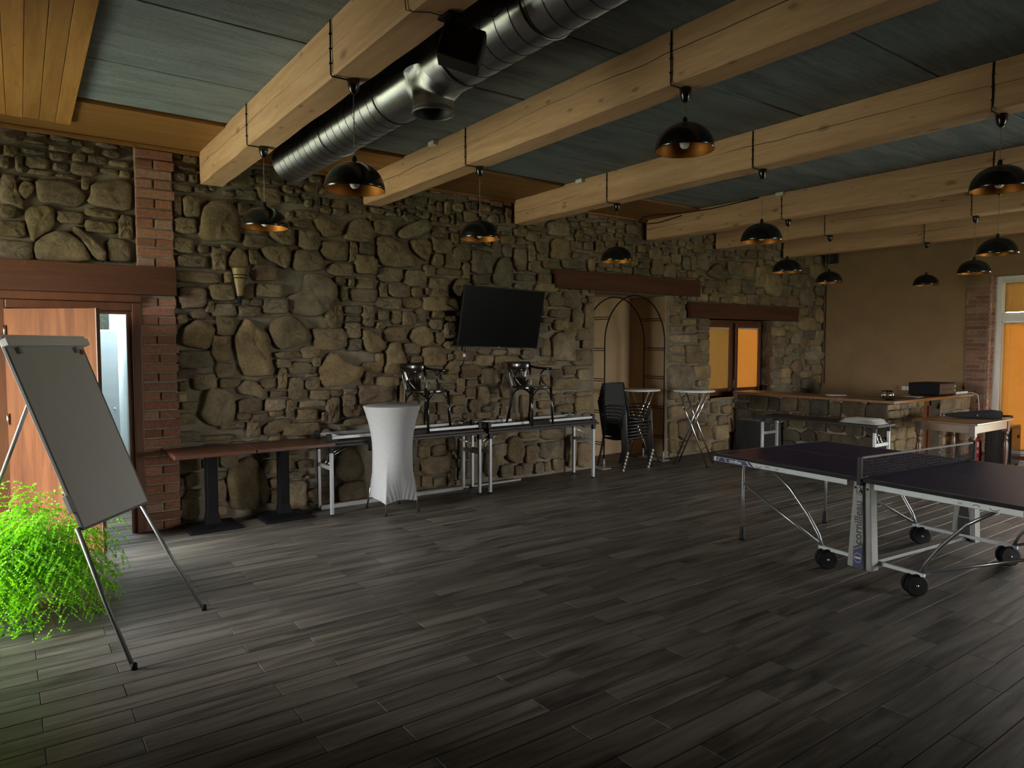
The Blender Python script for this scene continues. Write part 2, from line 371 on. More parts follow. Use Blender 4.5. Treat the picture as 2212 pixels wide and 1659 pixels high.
# ------------------------------------------------------------------ geometry helpers
class MB:
    def __init__(s): s.v = []; s.f = []; s.sm = []; s.t = []; s.cur = (0.5, 0.5, 0.5)
    def add(s, verts, faces, smooth=False, tint=None):
        o = len(s.v); s.v += [tuple(p) for p in verts]; s.t += [tint or s.cur] * len(verts)
        for f in faces: s.f.append(tuple(i + o for i in f)); s.sm.append(smooth)
        return s
    def box(s, x0, x1, y0, y1, z0, z1, tint=None):
        v = [(x, y, z) for z in (z0, z1) for y in (y0, y1) for x in (x0, x1)]
        return s.add(v, [(0, 2, 3, 1), (4, 5, 7, 6), (0, 1, 5, 4), (2, 6, 7, 3), (0, 4, 6, 2), (1, 3, 7, 5)], False, tint)
    def obox(s, c, ax, ay, az, tint=None):
        c = Vector(c); ax = Vector(ax); ay = Vector(ay); az = Vector(az)
        v = [c + ax * i + ay * j + az * k for k in (-1, 1) for j in (-1, 1) for i in (-1, 1)]
        return s.add(v, [(0, 2, 3, 1), (4, 5, 7, 6), (0, 1, 5, 4), (2, 6, 7, 3), (0, 4, 6, 2), (1, 3, 7, 5)], False, tint)
    def bar(s, p, q, w, h, up=(0, 0, 1)):
        p = Vector(p); q = Vector(q); d = (q - p); L = d.length; d.normalize(); up = Vector(up)
        if abs(d.dot(up)) > 0.98: up = Vector((0, 1, 0))
        sd = d.cross(up).normalized(); u2 = sd.cross(d).normalized()
        return s.obox((p + q) / 2, d * (L / 2), sd * (w / 2), u2 * (h / 2))
    def tube(s, pts, r, n=10, closed=False, cap=True):
        P = [Vector(p) for p in pts]; m = len(P); rr = r if isinstance(r, (list, tuple)) else [r] * m
        rings = []; prev = None
        for i in range(m):
            if closed: t = P[(i + 1) % m] - P[i - 1]
            else: t = P[min(i + 1, m - 1)] - P[max(i - 1, 0)]
            t.normalize()
            if prev is None:
                a = Vector((0, 0, 1)) if abs(t.z) < 0.9 else Vector((1, 0, 0))
                u = t.cross(a).normalized()
            else:
                u = (prev - t * prev.dot(t)).normalized()
            prev = u; w = t.cross(u)
            rings.append([P[i] + (u * cos(2 * pi * k / n) + w * sin(2 * pi * k / n)) * rr[i] for k in range(n)])
        v = [p for ring in rings for p in ring]; f = []
        for i in range(m if closed else m - 1):
            a = i * n; b = ((i + 1) % m) * n
            for k in range(n): f.append((a + k, a + (k + 1) % n, b + (k + 1) % n, b + k))
        if cap and not closed:
            f.append(tuple(reversed(range(n)))); f.append(tuple(range((m - 1) * n, m * n)))
        return s.add(v, f, True)
    def cyl(s, p, q, r, n=16): return s.tube([p, q], r, n)
    def lathe(s, prof, c=(0, 0, 0), n=24, cap=False, axis='z'):
        v = []; f = []
        for r, z in prof:
            for k in range(n):
                a = 2 * pi * k / n
                p = (r * cos(a), r * sin(a), z)
                if axis == 'x': p = (z, r * cos(a), r * sin(a))
                if axis == 'y': p = (r * sin(a), z, r * cos(a))
                v.append((c[0] + p[0], c[1] + p[1], c[2] + p[2]))
        for i in range(len(prof) - 1):
            for k in range(n): f.append((i * n + k, i * n + (k + 1) % n, (i + 1) * n + (k + 1) % n, (i + 1) * n + k))
        if cap: f.append(tuple(reversed(range(n)))); f.append(tuple(range((len(prof) - 1) * n, len(prof) * n)))
        return s.add(v, f, True)
    def prism(s, poly, a, b, axis='y'):
        n = len(poly)
        def P(u, w, d):
            return {'y': (u, d, w), 'x': (d, u, w), 'z': (u, w, d)}[axis]
        v = [P(u, w, a) for u, w in poly] + [P(u, w, b) for u, w in poly]
        f = [tuple(range(n)), tuple(reversed(range(n, 2 * n)))]
        for i in range(n): f.append((i, (i + 1) % n, n + (i + 1) % n, n + i))
        return s.add(v, f)
    def quad(s, a, b, c, d): return s.add([a, b, c, d], [(0, 1, 2, 3)])
    def grid(s, fn, nu, nv, smooth=True, closed_u=False):
        v = []; f = []; mu = nu if closed_u else nu + 1
        for j in range(nv + 1):
            for i in range(mu): v.append(fn(i / nu, j / nv))
        for j in range(nv):
            for i in range(nu):
                a = j * mu + i; b = j * mu + (i + 1) % mu
                f.append((a, b, b + mu, a + mu))
        return s.add(v, f, smooth)
    def build(s, name, mat, parent=None, world=False, bevel=0.0, seg=2, fix=False, sub=0):
        me = bpy.data.meshes.new(name)
        vs = s.v
        if parent is not None and world:
            inv = (Matrix.Translation(parent.location) @ parent.rotation_euler.to_matrix().to_4x4()).inverted()
            vs = [inv @ Vector(p) for p in vs]
        me.from_pydata([tuple(p) for p in vs], [], s.f)
        me.polygons.foreach_set('use_smooth', s.sm)
        at = me.attributes.new('tint', 'FLOAT_COLOR', 'POINT')
        at.data.foreach_set('color', [c for t in s.t for c in (*t, 1.0)])
        me.materials.append(mat)
        if fix:
            import bmesh
            bm = bmesh.new(); bm.from_mesh(me); bmesh.ops.recalc_face_normals(bm, faces=bm.faces); bm.to_mesh(me); bm.free()
        o = bpy.data.objects.new(name, me); COL.objects.link(o)
        if parent is not None: o.parent = parent
        if bevel:
            md = o.modifiers.new('edge', 'BEVEL'); md.width = bevel; md.segments = seg; md.limit_method = 'ANGLE'; md.angle_limit = radians(40)
        if sub:
            md = o.modifiers.new('smooth', 'SUBSURF'); md.levels = sub; md.render_levels = sub
        return o

def tag(o, label, cat, group=None):
    o['label'] = label; o['category'] = cat; o['kind'] = 'thing'
    if group: o['group'] = group
    return o
def thing(name, label, cat, loc=(0, 0, 0), rz=0.0, group=None):
    o = bpy.data.objects.new(name, None); COL.objects.link(o)
    o.location = loc; o.rotation_euler = (0, 0, rz); o.empty_display_size = 0.1
    return tag(o, label, cat, group)
def struct(o): o['kind'] = 'structure'; return o
def stuff(o): o['kind'] = 'stuff'; return o
def dup(root, loc, rz, label, group=None):
    r = root.copy(); COL.objects.link(r); r.location = loc; r.rotation_euler = (0, 0, rz); r['label'] = label
    if group: r['group'] = group
    for ch in list(root.children):
        c = ch.copy(); COL.objects.link(c); c.parent = r
        for g in list(ch.children):
            d = g.copy(); COL.objects.link(d); d.parent = c
    return r
def arc(c, r, a0, a1, n, plane='xz', ry=None):
    out = []
    for i in range(n + 1):
        a = a0 + (a1 - a0) * i / n; u = r * cos(a); w = (ry or r) * sin(a)
        out.append({'xz': (c[0] + u, c[1], c[2] + w), 'xy': (c[0] + u, c[1] + w, c[2]), 'yz': (c[0], c[1] + u, c[2] + w)}[plane])
    return out
def wall_boxes(mb, plane, d0, d1, u0, u1, z0, z1, holes):
    # a wall slab with rectangular openings (u0,u1,z0,z1)
    us = sorted({u0, u1, *[h[0] for h in holes], *[h[1] for h in holes]}); zs = sorted({z0, z1, *[h[2] for h in holes], *[h[3] for h in holes]})
    us = [u for u in us if u0 <= u <= u1]; zs = [z for z in zs if z0 <= z <= z1]
    for i in range(len(us) - 1):
        col = None
        for j in range(len(zs) - 1):
            cu = (us[i] + us[i + 1]) / 2; cz = (zs[j] + zs[j + 1]) / 2
            solid = not any(h[0] < cu < h[1] and h[2] < cz < h[3] for h in holes)
            if solid:
                if col is None: col = [zs[j], zs[j + 1]]
                else: col[1] = zs[j + 1]
            if (not solid or j == len(zs) - 2) and col is not None:
                if plane == 'y': mb.box(us[i], us[i + 1], d0, d1, col[0], col[1])
                else: mb.box(d0, d1, us[i], us[i + 1], col[0], col[1])
                col = None
def text(body, size, mat, name, parent, mtx, extrude=0.0006, spacing=1.0, bold=0.0):
    cu = bpy.data.curves.new(name, 'FONT'); cu.body = body; cu.size = size; cu.extrude = extrude
    cu.space_character = spacing; cu.align_x = 'CENTER'; cu.align_y = 'CENTER'; cu.offset = bold; cu.resolution_u = 4
    tmp = bpy.data.objects.new(name, cu); COL.objects.link(tmp)
    dg = bpy.context.evaluated_depsgraph_get(); dg.update()
    me = bpy.data.meshes.new_from_object(tmp.evaluated_get(dg)); me.name = name
    bpy.data.objects.remove(tmp, do_unlink=True); bpy.data.curves.remove(cu)
    me.materials.clear(); me.materials.append(mat)
    o = bpy.data.objects.new(name, me); COL.objects.link(o)
    o.parent = parent; o.matrix_local = mtx
    return o

# ------------------------------------------------------------------ the room
WY = 7.11            # mortar face of the stone wall
NX0, NX1, NZ = 6.56, 8.02, 2.44          # niche opening
WX0, WX1, WZ0, WZ1 = 9.02, 10.74, 0.86, 2.12   # small window opening
DX0, DX1, DZ = -0.08, 1.00, 2.10         # doorway
XR = 12.24

# floor: grout bed and wood-look tiles laid along the stone wall
fl = MB().box(LWX - 0.1, XR + 0.4, -3.6, 9.4, -0.12, -0.004).build('floor', M['grout']); struct(fl)
cands = []
for k in range(-47, 42):
    y0 = 3.328 + 0.1463 * k
    if y0 > 9.2: continue
    off = 0.085 if k % 2 == 0 else 0.428
    for n in range(-3, 13):
        xa = off + 0.955 * n; xb = xa + 0.955
        if xb < LWX or xa > XR + 0.3: continue
        cx = (xa + xb) / 2; cy = y0 + 0.0732
        if cy > WY and not (-0.6 < cx < 1.6 or NX0 < cx < NX1): continue
        d = cx * 0.588 + cy * 0.809; s = cx * 0.809 - cy * 0.588
        vis = d > 1.2 and abs(s / d) < 0.80 and (1.70 / d) < 0.66 and cy < WY
        cands.append((not vis, math.hypot(cx, cy), xa, min(xb, XR + 0.3), y0))
cands.sort()
def tile_geo(mb, xa, xb, y0):
    g = 0.0016; c = 0.0015; t = (R.random(), R.random(), R.random()); dz = R.uniform(-0.0006, 0.0004)
    x0, x1, a, b = xa + g, xb - g, y0 + g, y0 + 0.1463 - g
    v = [(x0, a, -0.006), (x1, a, -0.006), (x1, b, -0.006), (x0, b, -0.006), (x0, a, -0.0016), (x1, a, -0.0016), (x1, b, -0.0016), (x0, b, -0.0016),
         (x0 + c, a + c, dz), (x1 - c, a + c, dz), (x1 - c, b - c, dz), (x0 + c, b - c, dz)]
    f = [(8, 9, 10, 11)]
    for i in range(4): f += [(i, (i + 1) % 4, 4 + (i + 1) % 4, 4 + i), (4 + i, 4 + (i + 1) % 4, 8 + (i + 1) % 4, 8 + i)]
    mb.add(v, f, False, t)
rest = MB()
for i, (nv, d, xa, xb, y0) in enumerate(cands):
    if i < 298:
        mb = MB(); tile_geo(mb, xa, xb, y0); mb.build('tile', M['tile'], fl)
    else: tile_geo(rest, xa, xb, y0)
stuff(rest.build('far_tiles', M['tile'], fl))

# stone wall with doorway, niche and window
mb = MB()
holes = [(DX0, DX1, 0, DZ), (NX0, NX1, 0, NZ), (WX0, WX1, WZ0, WZ1)]
wall_boxes(mb, 'y', WY, WY + 0.34, LWX - 0.3, XR + 0.3, 0, 3.70, holes)
wb = mb.build('wall_back', M['mortar']); struct(wb)
STONES="252,243,264,245,276,241,285,232,285,223,280,209,263,199,233,204,233,219,250,226;181,55,189,59,198,57,204,47,209,35,212,23,209,13,198,7,186,8,175,11,173,22,170,36,173,49;192,196,198,194,204,185,212,182,215,175,215,157,218,144,213,140,192,140,187,148,184,160,181,173,183,183,188,189;1037,255,1088,293;806,105,860,140;276,161,284,162,296,152,303,148,314,147,312,137,302,130,285,126,268,127,266,146;889,282,905,295,921,300,934,294,951,280,926,274,901,277;332,289,350,290,363,285,370,275,380,266,379,259,359,257,334,258,333,276;219,196,235,201,246,196,253,188,258,179,253,172,236,168,223,166,214,183;155,299,165,307,177,309,185,302,188,292,188,270,178,272,163,269,151,272,153,287;580,150,615,187;283,50,291,61,301,61,309,53,313,40,314,30,306,25,291,24,280,32;825,27,867,56;156,129,167,128,176,125,180,115,180,102,177,93,159,92,148,103,151,113;1144,197,1193,221;1113,273,1165,295;1175,291,1222,315;23,253,29,261,41,268,52,263,59,255,63,246,61,242,25,240;496,277,506,279,514,271,514,241,485,245,485,259;1014,279,1058,304;508,54,527,55,533,33,520,19,503,30;346,173,357,174,361,164,367,147,364,138,342,138,338,143,342,156,341,165;1145,242,1177,274;974,255,1018,278;357,295,366,302,385,312,400,311,399,302,387,294,370,289,360,289;844,142,898,160;940,284,983,306;65,309,85,316,96,314,96,298,93,289,71,290,62,294,65,300;1123,137,1138,144,1159,145,1157,132,1136,120,1126,124;1165,143,1220,159;807,59,851,79;295,287,302,300,312,306,323,305,330,292,328,281,310,281,297,282;309,107,355,126;606,49,620,50,621,4,607,7,602,21;146,194,156,192,164,186,161,177,157,166,145,168,133,171,135,180,137,187;576,283,608,310;621,5,647,38;937,253,972,277;861,119,902,139;557,22,596,43;977,283,1011,307;314,188,324,187,333,181,343,169,337,164,325,161,316,166,313,180;260,165,295,188;581,111,630,127;1194,170,1222,198;454,257,483,284;389,210,435,227;25,307,41,309,53,308,59,302,62,296,56,289,47,288,37,290,29,289,26,296;612,143,649,164;240,266,253,268,268,262,274,257,273,251,260,246,239,246;377,190,391,193,399,188,402,176,391,169,382,170,370,178;487,136,523,157;52,273,64,264,75,252,74,243,66,245,58,258,50,266;829,4,868,23;385,20,422,40;872,21,904,44;915,18,947,41;264,305,276,303,287,296,293,287,283,284,272,282,266,291,262,299;1195,212,1223,237;208,265,212,268,234,270,237,264,236,252,231,246,223,252,212,257;862,287,892,310;387,146,418,168;474,9,492,46;17,279,22,285,31,287,38,285,38,269,26,260,22,256,19,264;373,289,397,291,399,277,395,266,388,268,376,276;571,313,605,332;618,81,650,101;810,174,863,186;1161,92,1196,110;234,295,240,284,242,272,236,270,226,273,217,278,218,286;597,220,626,241;1104,237,1142,253;1121,173,1153,192;909,-1,947,15;1062,238,1102,253;946,29,968,56;284,3,315,22;904,257,916,257,923,238,892,239;1067,129,1095,150;270,259,299,279;466,123,496,142;516,264,536,292;870,3,905,19;397,226,422,248;229,4,250,30;364,237,394,255;1190,117,1220,135;437,33,456,61;789,271,817,290;764,272,787,295;1079,169,1112,185;498,104,515,135;634,194,651,225;1042,56,1073,73;306,247,332,267;562,46,599,60;273,189,292,216;883,260,922,273;433,248,447,249,441,236,438,226,425,235;536,17,557,41;184,131,192,137,203,133,209,123,207,117,198,120,184,123;206,87,214,93,225,96,237,94,236,89,227,83,214,80,206,81;991,238,1022,254;227,77,265,90;1092,112,1118,131;955,237,990,251;1150,111,1187,124;130,149,160,165;595,271,635,283;1170,222,1194,242;1126,100,1150,120;400,277,428,294;1196,260,1222,278;333,240,362,256;1151,166,1175,185;613,193,631,218;855,312,880,330;1084,253,1114,268;1069,186,1099,201;2,309,11,310,12,303,13,297,17,287,17,282,12,283,6,285,1,286;340,174,366,191;1024,238,1058,251;133,205,156,224;301,217,332,231;1190,318,1221,332;1194,242,1221,258;1184,158,1220,170;329,291,354,308;808,29,825,54;207,41,237,55;439,132,467,147;598,181,619,201;989,313,1017,328;1193,100,1221,115;867,48,895,63;246,268,268,287;-4,240,22,256;571,221,597,237;808,144,840,157;875,161,898,179;160,155,177,179;757,295,784,310;200,234,225,250;185,265,190,263,195,257,196,246,177,244,177,252,181,259;437,9,456,30;552,239,588,250;997,49,1030,61;273,87,287,115;620,177,648,191;130,229,169,239;575,206,610,217;277,243,304,257;418,260,439,278;249,5,274,20;358,106,373,131;428,271,453,286;1103,151,1128,166;1068,112,1093,127;623,122,646,138;345,224,373,237;1097,136,1123,150;842,159,875,170;1022,55,1041,74;808,8,827,27;160,213,184,228;329,124,359,136;867,179,897,191;486,32,508,48;494,5,516,21;1073,153,1100,166;1166,182,1191,196;331,210,360,222;233,114,248,137;807,159,838,170;76,244,93,264;203,218,229,231;459,145,485,158;209,202,233,216;1165,274,1189,288;463,98,478,120;870,105,900,116;414,179,432,197;566,135,576,117,559,116;205,312,228,326;183,104,206,118;314,190,328,213;581,190,604,204;806,293,829,307;129,6,145,26;832,284,847,305;1016,268,1037,283;1161,314,1185,327;1146,224,1170,237;933,60,957,73;126,51,148,65;361,212,389,223;849,285,863,307;866,238,894,249;165,180,182,198;867,202,901,211;418,136,437,152;920,254,936,273;983,60,1002,76;143,128,163,143;232,141,257,153;708,312,733,324;192,266,215,279;290,93,313,106;923,44,946,57;429,152,456,163;925,237,954,247;1141,298,1170,308;361,192,379,208;313,140,337,152;580,121,596,139;131,243,157,254;157,18,170,40;528,84,541,106;555,249,577,262;562,156,575,178;783,290,805,303;839,188,865,199;138,290,153,309;580,5,599,20;1096,102,1124,112;384,54,415,63;477,51,508,60;834,201,865,210;839,81,862,93;179,324,204,335;456,244,481,255;363,160,384,173;1124,257,1145,270;1020,316,1041,329;878,84,899,97;294,178,311,194;519,251,549,260;130,274,149,288;127,256,146,270;161,198,183,210;538,276,550,298;308,231,328,244;713,328,733,341;933,311,959,321;843,273,869,283;1131,157,1168,164;527,51,559,59;654,296,670,312;290,100,305,117;438,290,455,305;826,209,841,226;907,62,922,79;162,242,174,263;163,139,181,153;209,104,230,116;581,92,599,106;552,288,570,302;896,41,910,59;564,269,589,279;528,6,547,19;443,316,462,329;809,203,828,216;241,93,263,104;536,302,558,313;247,157,267,169;378,196,393,212;310,268,330,280;614,286,644,294;641,270,653,290;737,280,761,290;529,152,549,164;1017,254,1037,266;1115,195,1139,205;1104,183,1124,195;165,51,182,65;1177,249,1191,266;807,88,824,102;401,294,419,307;85,264,96,285;406,252,439,259;1135,311,1156,322;60,268,83,278;184,198,207,208;599,131,618,143;1175,169,1194,181;451,90,466,105;0,259,17,272;126,79,148,89;556,87,576,98;631,166,651,177;915,303,946,310;459,81,489,88;487,20,501,35;550,4,565,18;704,271,725,281;734,293,755,303;869,262,883,277;399,42,418,53;441,249,452,268;297,164,313,177;970,51,993,60;146,78,180,84;432,114,444,131;538,315,572,321;708,299,725,311;185,311,205,321;256,113,276,123;498,295,518,305;630,319,652,328;671,304,689,315;631,298,649,309;809,219,827,230;959,57,981,66;219,157,247,164;244,106,272,113;406,89,420,103;191,79,204,94;349,193,361,209;397,188,413,200;599,79,615,91;808,192,832,200;40,274,59,284;125,96,144,106;425,101,444,111;883,251,902,261;222,126,231,147;290,84,317,91;300,259,309,280;556,144,587,150;619,101,650,107;242,300,265,308;166,88,189,96;385,6,399,19;401,262,415,275;390,249,404,262;871,194,897,201;13,299,17,305,22,305,25,301,24,297,18,290,14,294;134,37,149,49;501,279,513,294;518,306,536,316;723,283,735,298;839,315,854,327;1096,196,1114,206;959,68,979,77;518,240,540,248;555,186,571,197;819,272,841,280;60,281,85,288;51,316,70,325;128,139,147,148;167,129,186,138;1041,306,1060,315;1065,313,1084,322;1132,87,1151,96;428,89,445,99;531,76,544,89;826,305,839,318;563,209,571,230;445,108,460,119;618,309,629,324;666,313,681,324;545,263,560,274;507,158,525,167;600,92,618,101;503,321,512,339;675,272,702,278;1069,96,1096,102;483,158,506,165;250,124,266,134;410,118,430,126;426,326,442,336;334,223,344,239;1004,63,1020,73;186,295,198,308;404,172,416,185;551,166,562,180;241,42,258,51;400,201,417,210;294,204,313,212;205,127,220,137;373,225,388,235;413,129,434,136;468,89,489,96;232,60,261,65;19,317,35,326;281,314,297,323;289,217,298,233;220,147,236,156;125,28,133,46;464,159,482,167;400,6,416,15;465,331,481,340;519,296,535,305;884,319,902,327;963,316,981,324;393,91,404,104;565,5,576,18;331,198,345,208;315,128,325,142;375,331,395,338;736,303,750,313;1022,304,1036,314;230,97,238,114;195,94,212,102;299,311,316,319;196,249,205,264;191,215,200,230;156,5,171,14;433,310,442,325;615,299,630,308;416,164,428,175;518,5,529,17;586,81,599,91;786,304,799,314;330,146,338,162;371,150,387,158;411,82,427,90;417,321,425,337;654,269,670,277;130,290,137,308;239,290,257,297;294,195,312,202;496,94,510,103;366,308,380,317;479,319,493,328;626,329,647,335;750,305,761,316;447,121,462,129;426,289,436,301;727,271,739,281;823,319,838,327;892,332,904,342;290,117,307,124;607,326,624,333;691,336,708,343;563,199,580,206;418,198,434,205;609,295,617,309;800,307,814,315;1,274,12,284;128,312,146,318;558,102,576,108;324,313,342,319;816,282,828,291;63,327,78,334;203,329,218,336;180,97,195,104;133,26,148,33;231,33,246,40;652,321,667,328;662,333,683,338;282,306,295,314;444,81,457,89;533,43,559,47;552,278,565,286;829,232,842,240;214,118,231,124;204,57,221,63;790,318,807,324;212,26,222,36;173,230,182,241;640,228,651,237;258,337,272,344;132,110,146,117;276,116,290,123;410,312,424,319;283,234,295,242;407,324,415,336;589,240,608,245;139,339,152,346;143,195,156,202;196,209,209,216;630,238,643,245;232,314,247,320;258,148,267,158;479,106,494,112;906,312,921,318;977,311,992,317;852,238,862,247;130,321,141,329;491,313,513,317;203,337,220,342;599,308,616,313;75,334,89,340;252,327,264,334;157,52,164,64;692,320,706,326;739,271,751,278;627,227,639,234;771,314,785,320;852,326,864,333;5,324,14,333;130,190,139,199;130,127,139,136;444,330,453,339;453,332,462,341;697,307,706,316;78,327,94,332;330,188,340,196;484,331,500,336;621,337,637,342;882,327,892,335;1043,328,1059,333;818,234,828,242;339,319,352,325;395,324,408,330;292,308,298,321;695,327,708,333;840,306,853,312;230,323,241,330;262,311,269,322;156,201,163,212;386,314,397,321;213,98,228,103;16,328,34,332;36,325,48,331;270,315,279,323;269,307,281,313;366,327,375,335;399,312,407,321;677,326,689,332;52,327,62,334;150,257,160,264;249,319,263,324;231,54,245,59;352,133,366,138;539,265,546,275;70,342,87,346;479,96,496,100;38,317,49,323;4,337,15,343;646,311,657,317;831,240,842,246;12,312,17,325;21,312,37,316;602,104,618,108;888,314,904,318;171,260,180,267;267,91,274,100;419,153,428,160;36,333,51,337;59,335,69,341;58,304,64,314;126,341,138,346;148,313,160,318;159,43,171,48;368,318,380,323;495,320,501,330;423,303,435,308;456,287,471,291;648,330,658,336;40,311,54,315;72,320,86,324;37,342,51,346;253,311,260,319;298,233,305,241;144,321,151,329;343,312,357,316;498,306,512,310;391,228,398,236;559,308,573,312;605,334,619,338;844,239,852,246;174,313,185,318;2,314,8,323;323,305,332,311;422,334,431,340;21,343,34,347;251,137,264,141;426,311,430,324;133,332,150,335;234,298,241,305;19,337,35,340;87,318,95,324;219,330,231,334;248,31,260,35;326,205,332,213;465,324,477,328;632,313,644,317;127,330,132,339;644,241,653,246;816,241,825,246;381,323,392,327;354,325,365,329;396,331,402,338;365,152,370,160;357,313,361,323;363,312,368,320;608,318,616,323;12,306,24,309;380,315,387,320;52,340,60,344;242,324,250,328;659,314,665,319;610,243,617,246;87,344,96,346;199,305,204,308"
TOPBRICKS="9,347,24,350;25,347,38,349;39,346,53,350;55,347,69,350;70,347,82,350;84,348,98,350;398,344,412,349;414,345,427,349;428,344,438,349;465,342,480,348;481,339,499,345;500,342,512,346;452,342,464,347;640,341,657,348;658,343,675,348;677,343,690,348"

PAL = [(0.46, 0.365, 0.225), (0.44, 0.360, 0.255), (0.38, 0.330, 0.255), (0.42, 0.335, 0.225), (0.50, 0.420, 0.300), (0.40, 0.305, 0.225), (0.36, 0.315, 0.250)]
def stone_tint(rnd, ochre=0.5):
    c = PAL[rnd.choice([0, 1, 3, 4, 0]) if rnd.random() < ochre else rnd.randrange(7)]
    s = rnd.uniform(0.40, 0.62); w = rnd.uniform(-0.04, 0.05)
    return (c[0] * s * (1.03 + w), c[1] * s * .97, c[2] * s * (.86 - w))
def outline(p, rnd):
    if len(p) == 4:
        x0, z0, x1, z1 = p; cx, cz, a, b = (x0 + x1) / 2, (z0 + z1) / 2, (x1 - x0) / 2, (z1 - z0) / 2
        a *= 1.065; b *= 1.065; pts = []; cs = []
        for sx_, sz_ in ((1, 1), (-1, 1), (-1, -1), (1, -1)):
            c1, c2 = rnd.uniform(.12, .62), rnd.uniform(.12, .62)
            if rnd.random() < .3: c1 *= .4; c2 *= .4
            k1, k2 = rnd.uniform(.93, 1.03), rnd.uniform(.93, 1.03)
            A = (cx + sx_ * a * (1 - c1), cz + sz_ * b * k1); B = (cx + sx_ * a * k2, cz + sz_ * b * (1 - c2))
            cs += [B, A] if sx_ * sz_ > 0 else [A, B]
        for i in range(8):
            A, B = cs[i], cs[(i + 1) % 8]; m = 3 if math.hypot(B[0] - A[0], B[1] - A[1]) > .6 * min(a, b) else 2
            for q in range(m):
                f = (q + .1) / m; j = rnd.uniform(.94, 1.045)
                x, z = A[0] + (B[0] - A[0]) * f, A[1] + (B[1] - A[1]) * f
                pts.append((cx + (x - cx) * j, cz + (z - cz) * j))
        return pts
    q = [(p[i], p[i + 1]) for i in range(0, len(p), 2)]
    out = []
    for i in range(len(q)):
        a, b = q[i], q[(i + 1) % len(q)]
        out += [(a[0] * .8 + b[0] * .2, a[1] * .8 + b[1] * .2), (a[0] * .2 + b[0] * .8, a[1] * .2 + b[1] * .8)]
    cx = sum(x for x, z in out) / len(out); cz = sum(z for x, z in out) / len(out)
    fin = []
    for i in range(len(out)):
        A, B = out[i], out[(i + 1) % len(out)]
        fin.append(A)
        if math.hypot(B[0] - A[0], B[1] - A[1]) > .09: fin.append(((A[0] + B[0]) / 2, (A[1] + B[1]) / 2))
    return [(cx + (x - cx) * rnd.uniform(1.0, 1.05), cz + (z - cz) * rnd.uniform(1.0, 1.05)) for x, z in fin]
def stone_geo(mb, pts, place, rnd, dep, tint):
    n = len(pts); cx = sum(p[0] for p in pts) / n; cz = sum(p[1] for p in pts) / n
    sz = min(max(p[0] for p in pts) - min(p[0] for p in pts), max(p[1] for p in pts) - min(p[1] for p in pts))
    tx, tz = rnd.uniform(-0.10, 0.10), rnd.uniform(-0.12, 0.08)
    ed = min(0.24, 0.011 / max(sz, 0.02))
    v = []
    rgs = ((1.02, -0.02, 0), (1.0, 0.50, 0.05), (1 - ed * .7, 0.84, 0.09), (1 - ed * 1.7, 0.99, 0.10), (0.66 - ed * .5, 1.04, 0.13), (0.34 - ed * 0.3, 1.05, 0.15))
    for sc, dd, jn in rgs:
        for x, z in pts:
            s2 = sc * (rnd.uniform(.94, 1.06) if sc < .9 else 1); u = cx + (x - cx) * s2; w = cz + (z - cz) * s2
            h = dep * (dd + rnd.uniform(-jn, jn)) + (tx * (u - cx) + tz * (w - cz) if dd > 0 else 0)
            v.append(place(u, w, max(h, 0.004) if dd > 0 else h))
    v.append(place(cx, cz, dep * (1.06 + rnd.uniform(-0.12, 0.12))))
    f = []
    for r in range(5):
        for i in range(n): f.append((r * n + i, r * n + (i + 1) % n, (r + 1) * n + (i + 1) % n, (r + 1) * n + i))
    for i in range(n): f.append((5 * n + i, 5 * n + (i + 1) % n, 6 * n))
    mb.add(v, f, True, tint)
SL = [[int(c) / 100 for c in s.split(',')] for s in STONES.split(';')]
def apparent(p):
    x0, x1, z0, z1 = min(p[0::2]), max(p[0::2]), min(p[1::2]), max(p[1::2])
    cx, cz = (x0 + x1) / 2, (z0 + z1) / 2; d2 = cx * cx + 49 + (cz - 1.7) ** 2
    return -(x1 - x0) * (z1 - z0) * 7 / d2 ** 1.5
SL.sort(key=apparent)
rs = random.Random(31)
small = MB(); nst = 0
wplace = lambda u, w, h: (u, WY - h, w)
for p in SL:
    xs, zs = p[0::2], p[1::2]
    if min(zs) < 0.0:
        p = [max(c, 0.005) if i % 2 else c for i, c in enumerate(p)]
    sz = min(max(xs) - min(xs), max(zs) - min(zs))
    dep = rs.uniform(0.040, 0.062) + min(sz, 0.35) * 0.06
    tint = stone_tint(rs, 0.75 if max(xs) < 4.5 else 0.35)  # yellower at the left: colour of the light put into the stone
    pale = 1.0 + .45 * min(1.0, max(0.0, (min(xs) - 2.5) / 5.0))      # tint raised towards the far end to make up for missing light
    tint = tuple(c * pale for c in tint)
    big = nst < 292
    mb = MB() if big else small
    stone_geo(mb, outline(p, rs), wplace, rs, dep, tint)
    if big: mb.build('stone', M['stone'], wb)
    nst += 1
